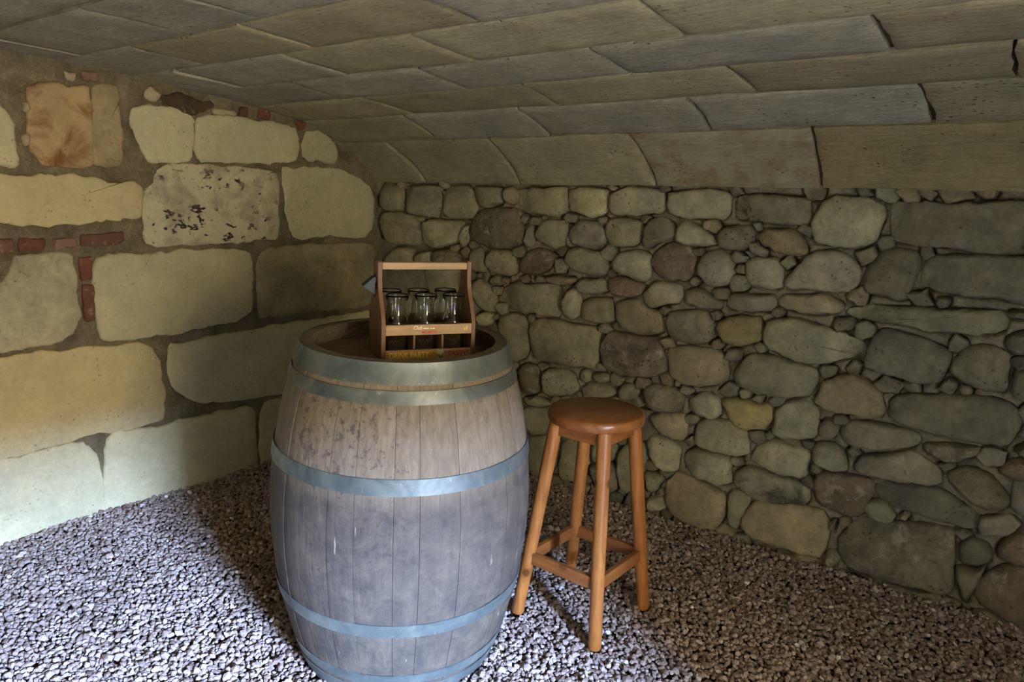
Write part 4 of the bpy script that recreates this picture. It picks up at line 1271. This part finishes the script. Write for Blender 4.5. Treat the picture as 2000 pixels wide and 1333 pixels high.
# six little bottle-shaped glasses, each in its own cell
GPROF = [(.0, .0), (.0285, .0), (.0305, .003), (.031, .010), (.031, .080), (.0300, .090), (.0255, .101), (.0235, .110), (.0232, .134), (.0250, .140), (.0305, .146), (.0322, .152), (.0318, .157), (.0304, .158),
         (.0296, .153), (.0275, .148), (.0228, .142), (.0212, .135), (.0214, .110), (.0235, .101), (.0280, .090), (.0288, .080), (.0288, .010), (.027, .007), (.0, .006)]
gv, gf = lathe([(max(r, .0002), z) for r, z in GPROF], 40)
glass_mesh = None


def script_strokes(r):
    """loops of black script printed round the glass"""
    verts, faces = [], []
    line = []
    for i in range(61):
        t = i / 60
        line.append((-1.05 + 1.7 * t + .10 * math.sin(t * 34), .032 + .0085 * math.sin(t * 34 + .8) * (1 - .35 * t) + .006 * t))
    for i, (a, z) in enumerate(line):
        for dz in (-.0013, .0013):
            verts.append((r * math.cos(a), r * math.sin(a), z + dz))
    for i in range(60):
        faces.append((2 * i, 2 * i + 2, 2 * i + 3, 2 * i + 1))
    return verts, faces


names = {(0, 0): 'front glass at the left end of the carrier, beside the bottle opener', (1, 0): 'middle glass of the front row in the carrier', (2, 0): 'front glass at the end above the red lettering',
         (0, 1): 'back row glass beside the panel with the opener', (1, 1): 'middle glass of the back row in the carrier', (2, 1): 'back row glass beside the panel away from the opener'}
sv, sf = script_strokes(.0313)
for (i, j), lab in names.items():
    lp = Vector((T + cell * (i + .5), .009 + (CRD / 2 - .012) * .5 + j * (CRD / 2 - .003) + .002, .0105))
    g = bpy.data.objects.new('drinking_glass', glass_mesh) if glass_mesh else mesh_obj('drinking_glass', gv, gf, M['glass'])
    if glass_mesh: COL.objects.link(g)
    else:
        glass_mesh = g.data
        bm = bmesh.new(); bm.from_mesh(glass_mesh)
        bmesh.ops.remove_doubles(bm, verts=bm.verts[:], dist=.0005)
        bmesh.ops.recalc_face_normals(bm, faces=bm.faces[:])
        bm.to_mesh(glass_mesh); bm.free()
    wp = cmat @ lp
    g.location = wp
    g.rotation_euler = (cmat @ Matrix.Rotation(-math.pi / 2 + .25 * i, 4, 'Z')).to_euler()
    g.scale = (1, 1, 1.065)
    tag(g, 'clear ' + lab, 'glass', 'glasses in the wooden carrier')
    if j == 0:
        s = mesh_obj('printed_script', sv, sf, M['ink_black'], g)
        s['label'] = 'black printed script'

# ---------------------------------------------------------------- bar stool
stool = empty('bar_stool', (-.852, -1.922, 0.0), (0, 0, math.radians(-2)))
tag(stool, 'round orange brown pine bar stool with four splayed legs beside the barrel', 'stool')
SEAT_Z = .700
foot, top, zt = .151, .088, .662
lean = Vector((.004, -.016, 0))      # the seat sits a little off the middle of the feet


def taper_tube(a, b, r0, r1, n=20, rings=8, cap=True):
    a, b = Vector(a), Vector(b)
    d = (b - a).normalized()
    u = d.orthogonal().normalized(); w = d.cross(u)
    verts, faces = [], []
    prof = [(0, r0 - .003), (.006 / (b - a).length, r0)] + [(i / rings, r0 + (r1 - r0) * i / rings) for i in range(1, rings + 1)]
    for t, r in prof:
        c = a + (b - a) * t
        for k in range(n):
            g = 2 * math.pi * k / n
            verts.append(c + u * r * math.cos(g) + w * r * math.sin(g))
    m = len(prof)
    for i in range(m - 1):
        for k in range(n):
            l = (k + 1) % n
            faces.append((i * n + k, i * n + l, (i + 1) * n + l, (i + 1) * n + k))
    faces.append(tuple(range(n - 1, -1, -1)))
    faces.append(tuple((m - 1) * n + k for k in range(n)))
    return verts, faces


corner = [(-1, -1), (1, -1), (1, 1), (-1, 1)]


def leg_at(c, z):
    t = z / zt
    return Vector((c[0] * (foot + (top - foot) * t), c[1] * (foot + (top - foot) * t), z)) + lean * t


for c in corner:
    v, f = taper_tube(leg_at(c, 0.0), leg_at(c, zt + .012), .0205, .0225)
    o = mesh_obj('leg', v, f, M['stool_v'], stool)
    o.data.set_sharp_from_angle(angle=math.radians(40))


def beam(name, a, b, w, h, mat, parent):
    a, b = Vector(a), Vector(b)
    L = (b - a).length
    bm = box_bm(-w / 2, w / 2, 0, L, -h / 2, h / 2, .003, 2)
    d = (b - a).normalized()
    up = Vector((0, 0, 1)); side = d.cross(up).normalized(); up = side.cross(d)
    mt = Matrix((side, d, up)).transposed().to_4x4()
    mt.translation = a
    bmesh.ops.transform(bm, matrix=mt, verts=bm.verts[:])
    return bm_obj(name, bm, mat, parent)


for k, z in enumerate((.200, .200, .200, .200)):
    a, b = corner[k], corner[(k + 1) % 4]
    horizontal_x = a[1] == b[1]
    beam('stretcher', leg_at(a, z), leg_at(b, z), .019, .040, M['stool_h'] if horizontal_x else M['stool_y'], stool)
    beam('apron', leg_at(a, .640), leg_at(b, .640), .020, .040, M['stool_h'] if horizontal_x else M['stool_y'], stool)
R = .152
prof = [(.0005, .664), (R - .010, .664), (R - .003, .667), (R, .674), (R, .688), (R - .003, .696), (R - .009, SEAT_Z), (.0005, SEAT_Z)]
v, f = lathe(prof, 64)
seat = mesh_obj('seat', [(x + lean.x, y + lean.y, z) for x, y, z in v], f, M['stool_h'], stool)
seat.data.set_sharp_from_angle(angle=math.radians(45))
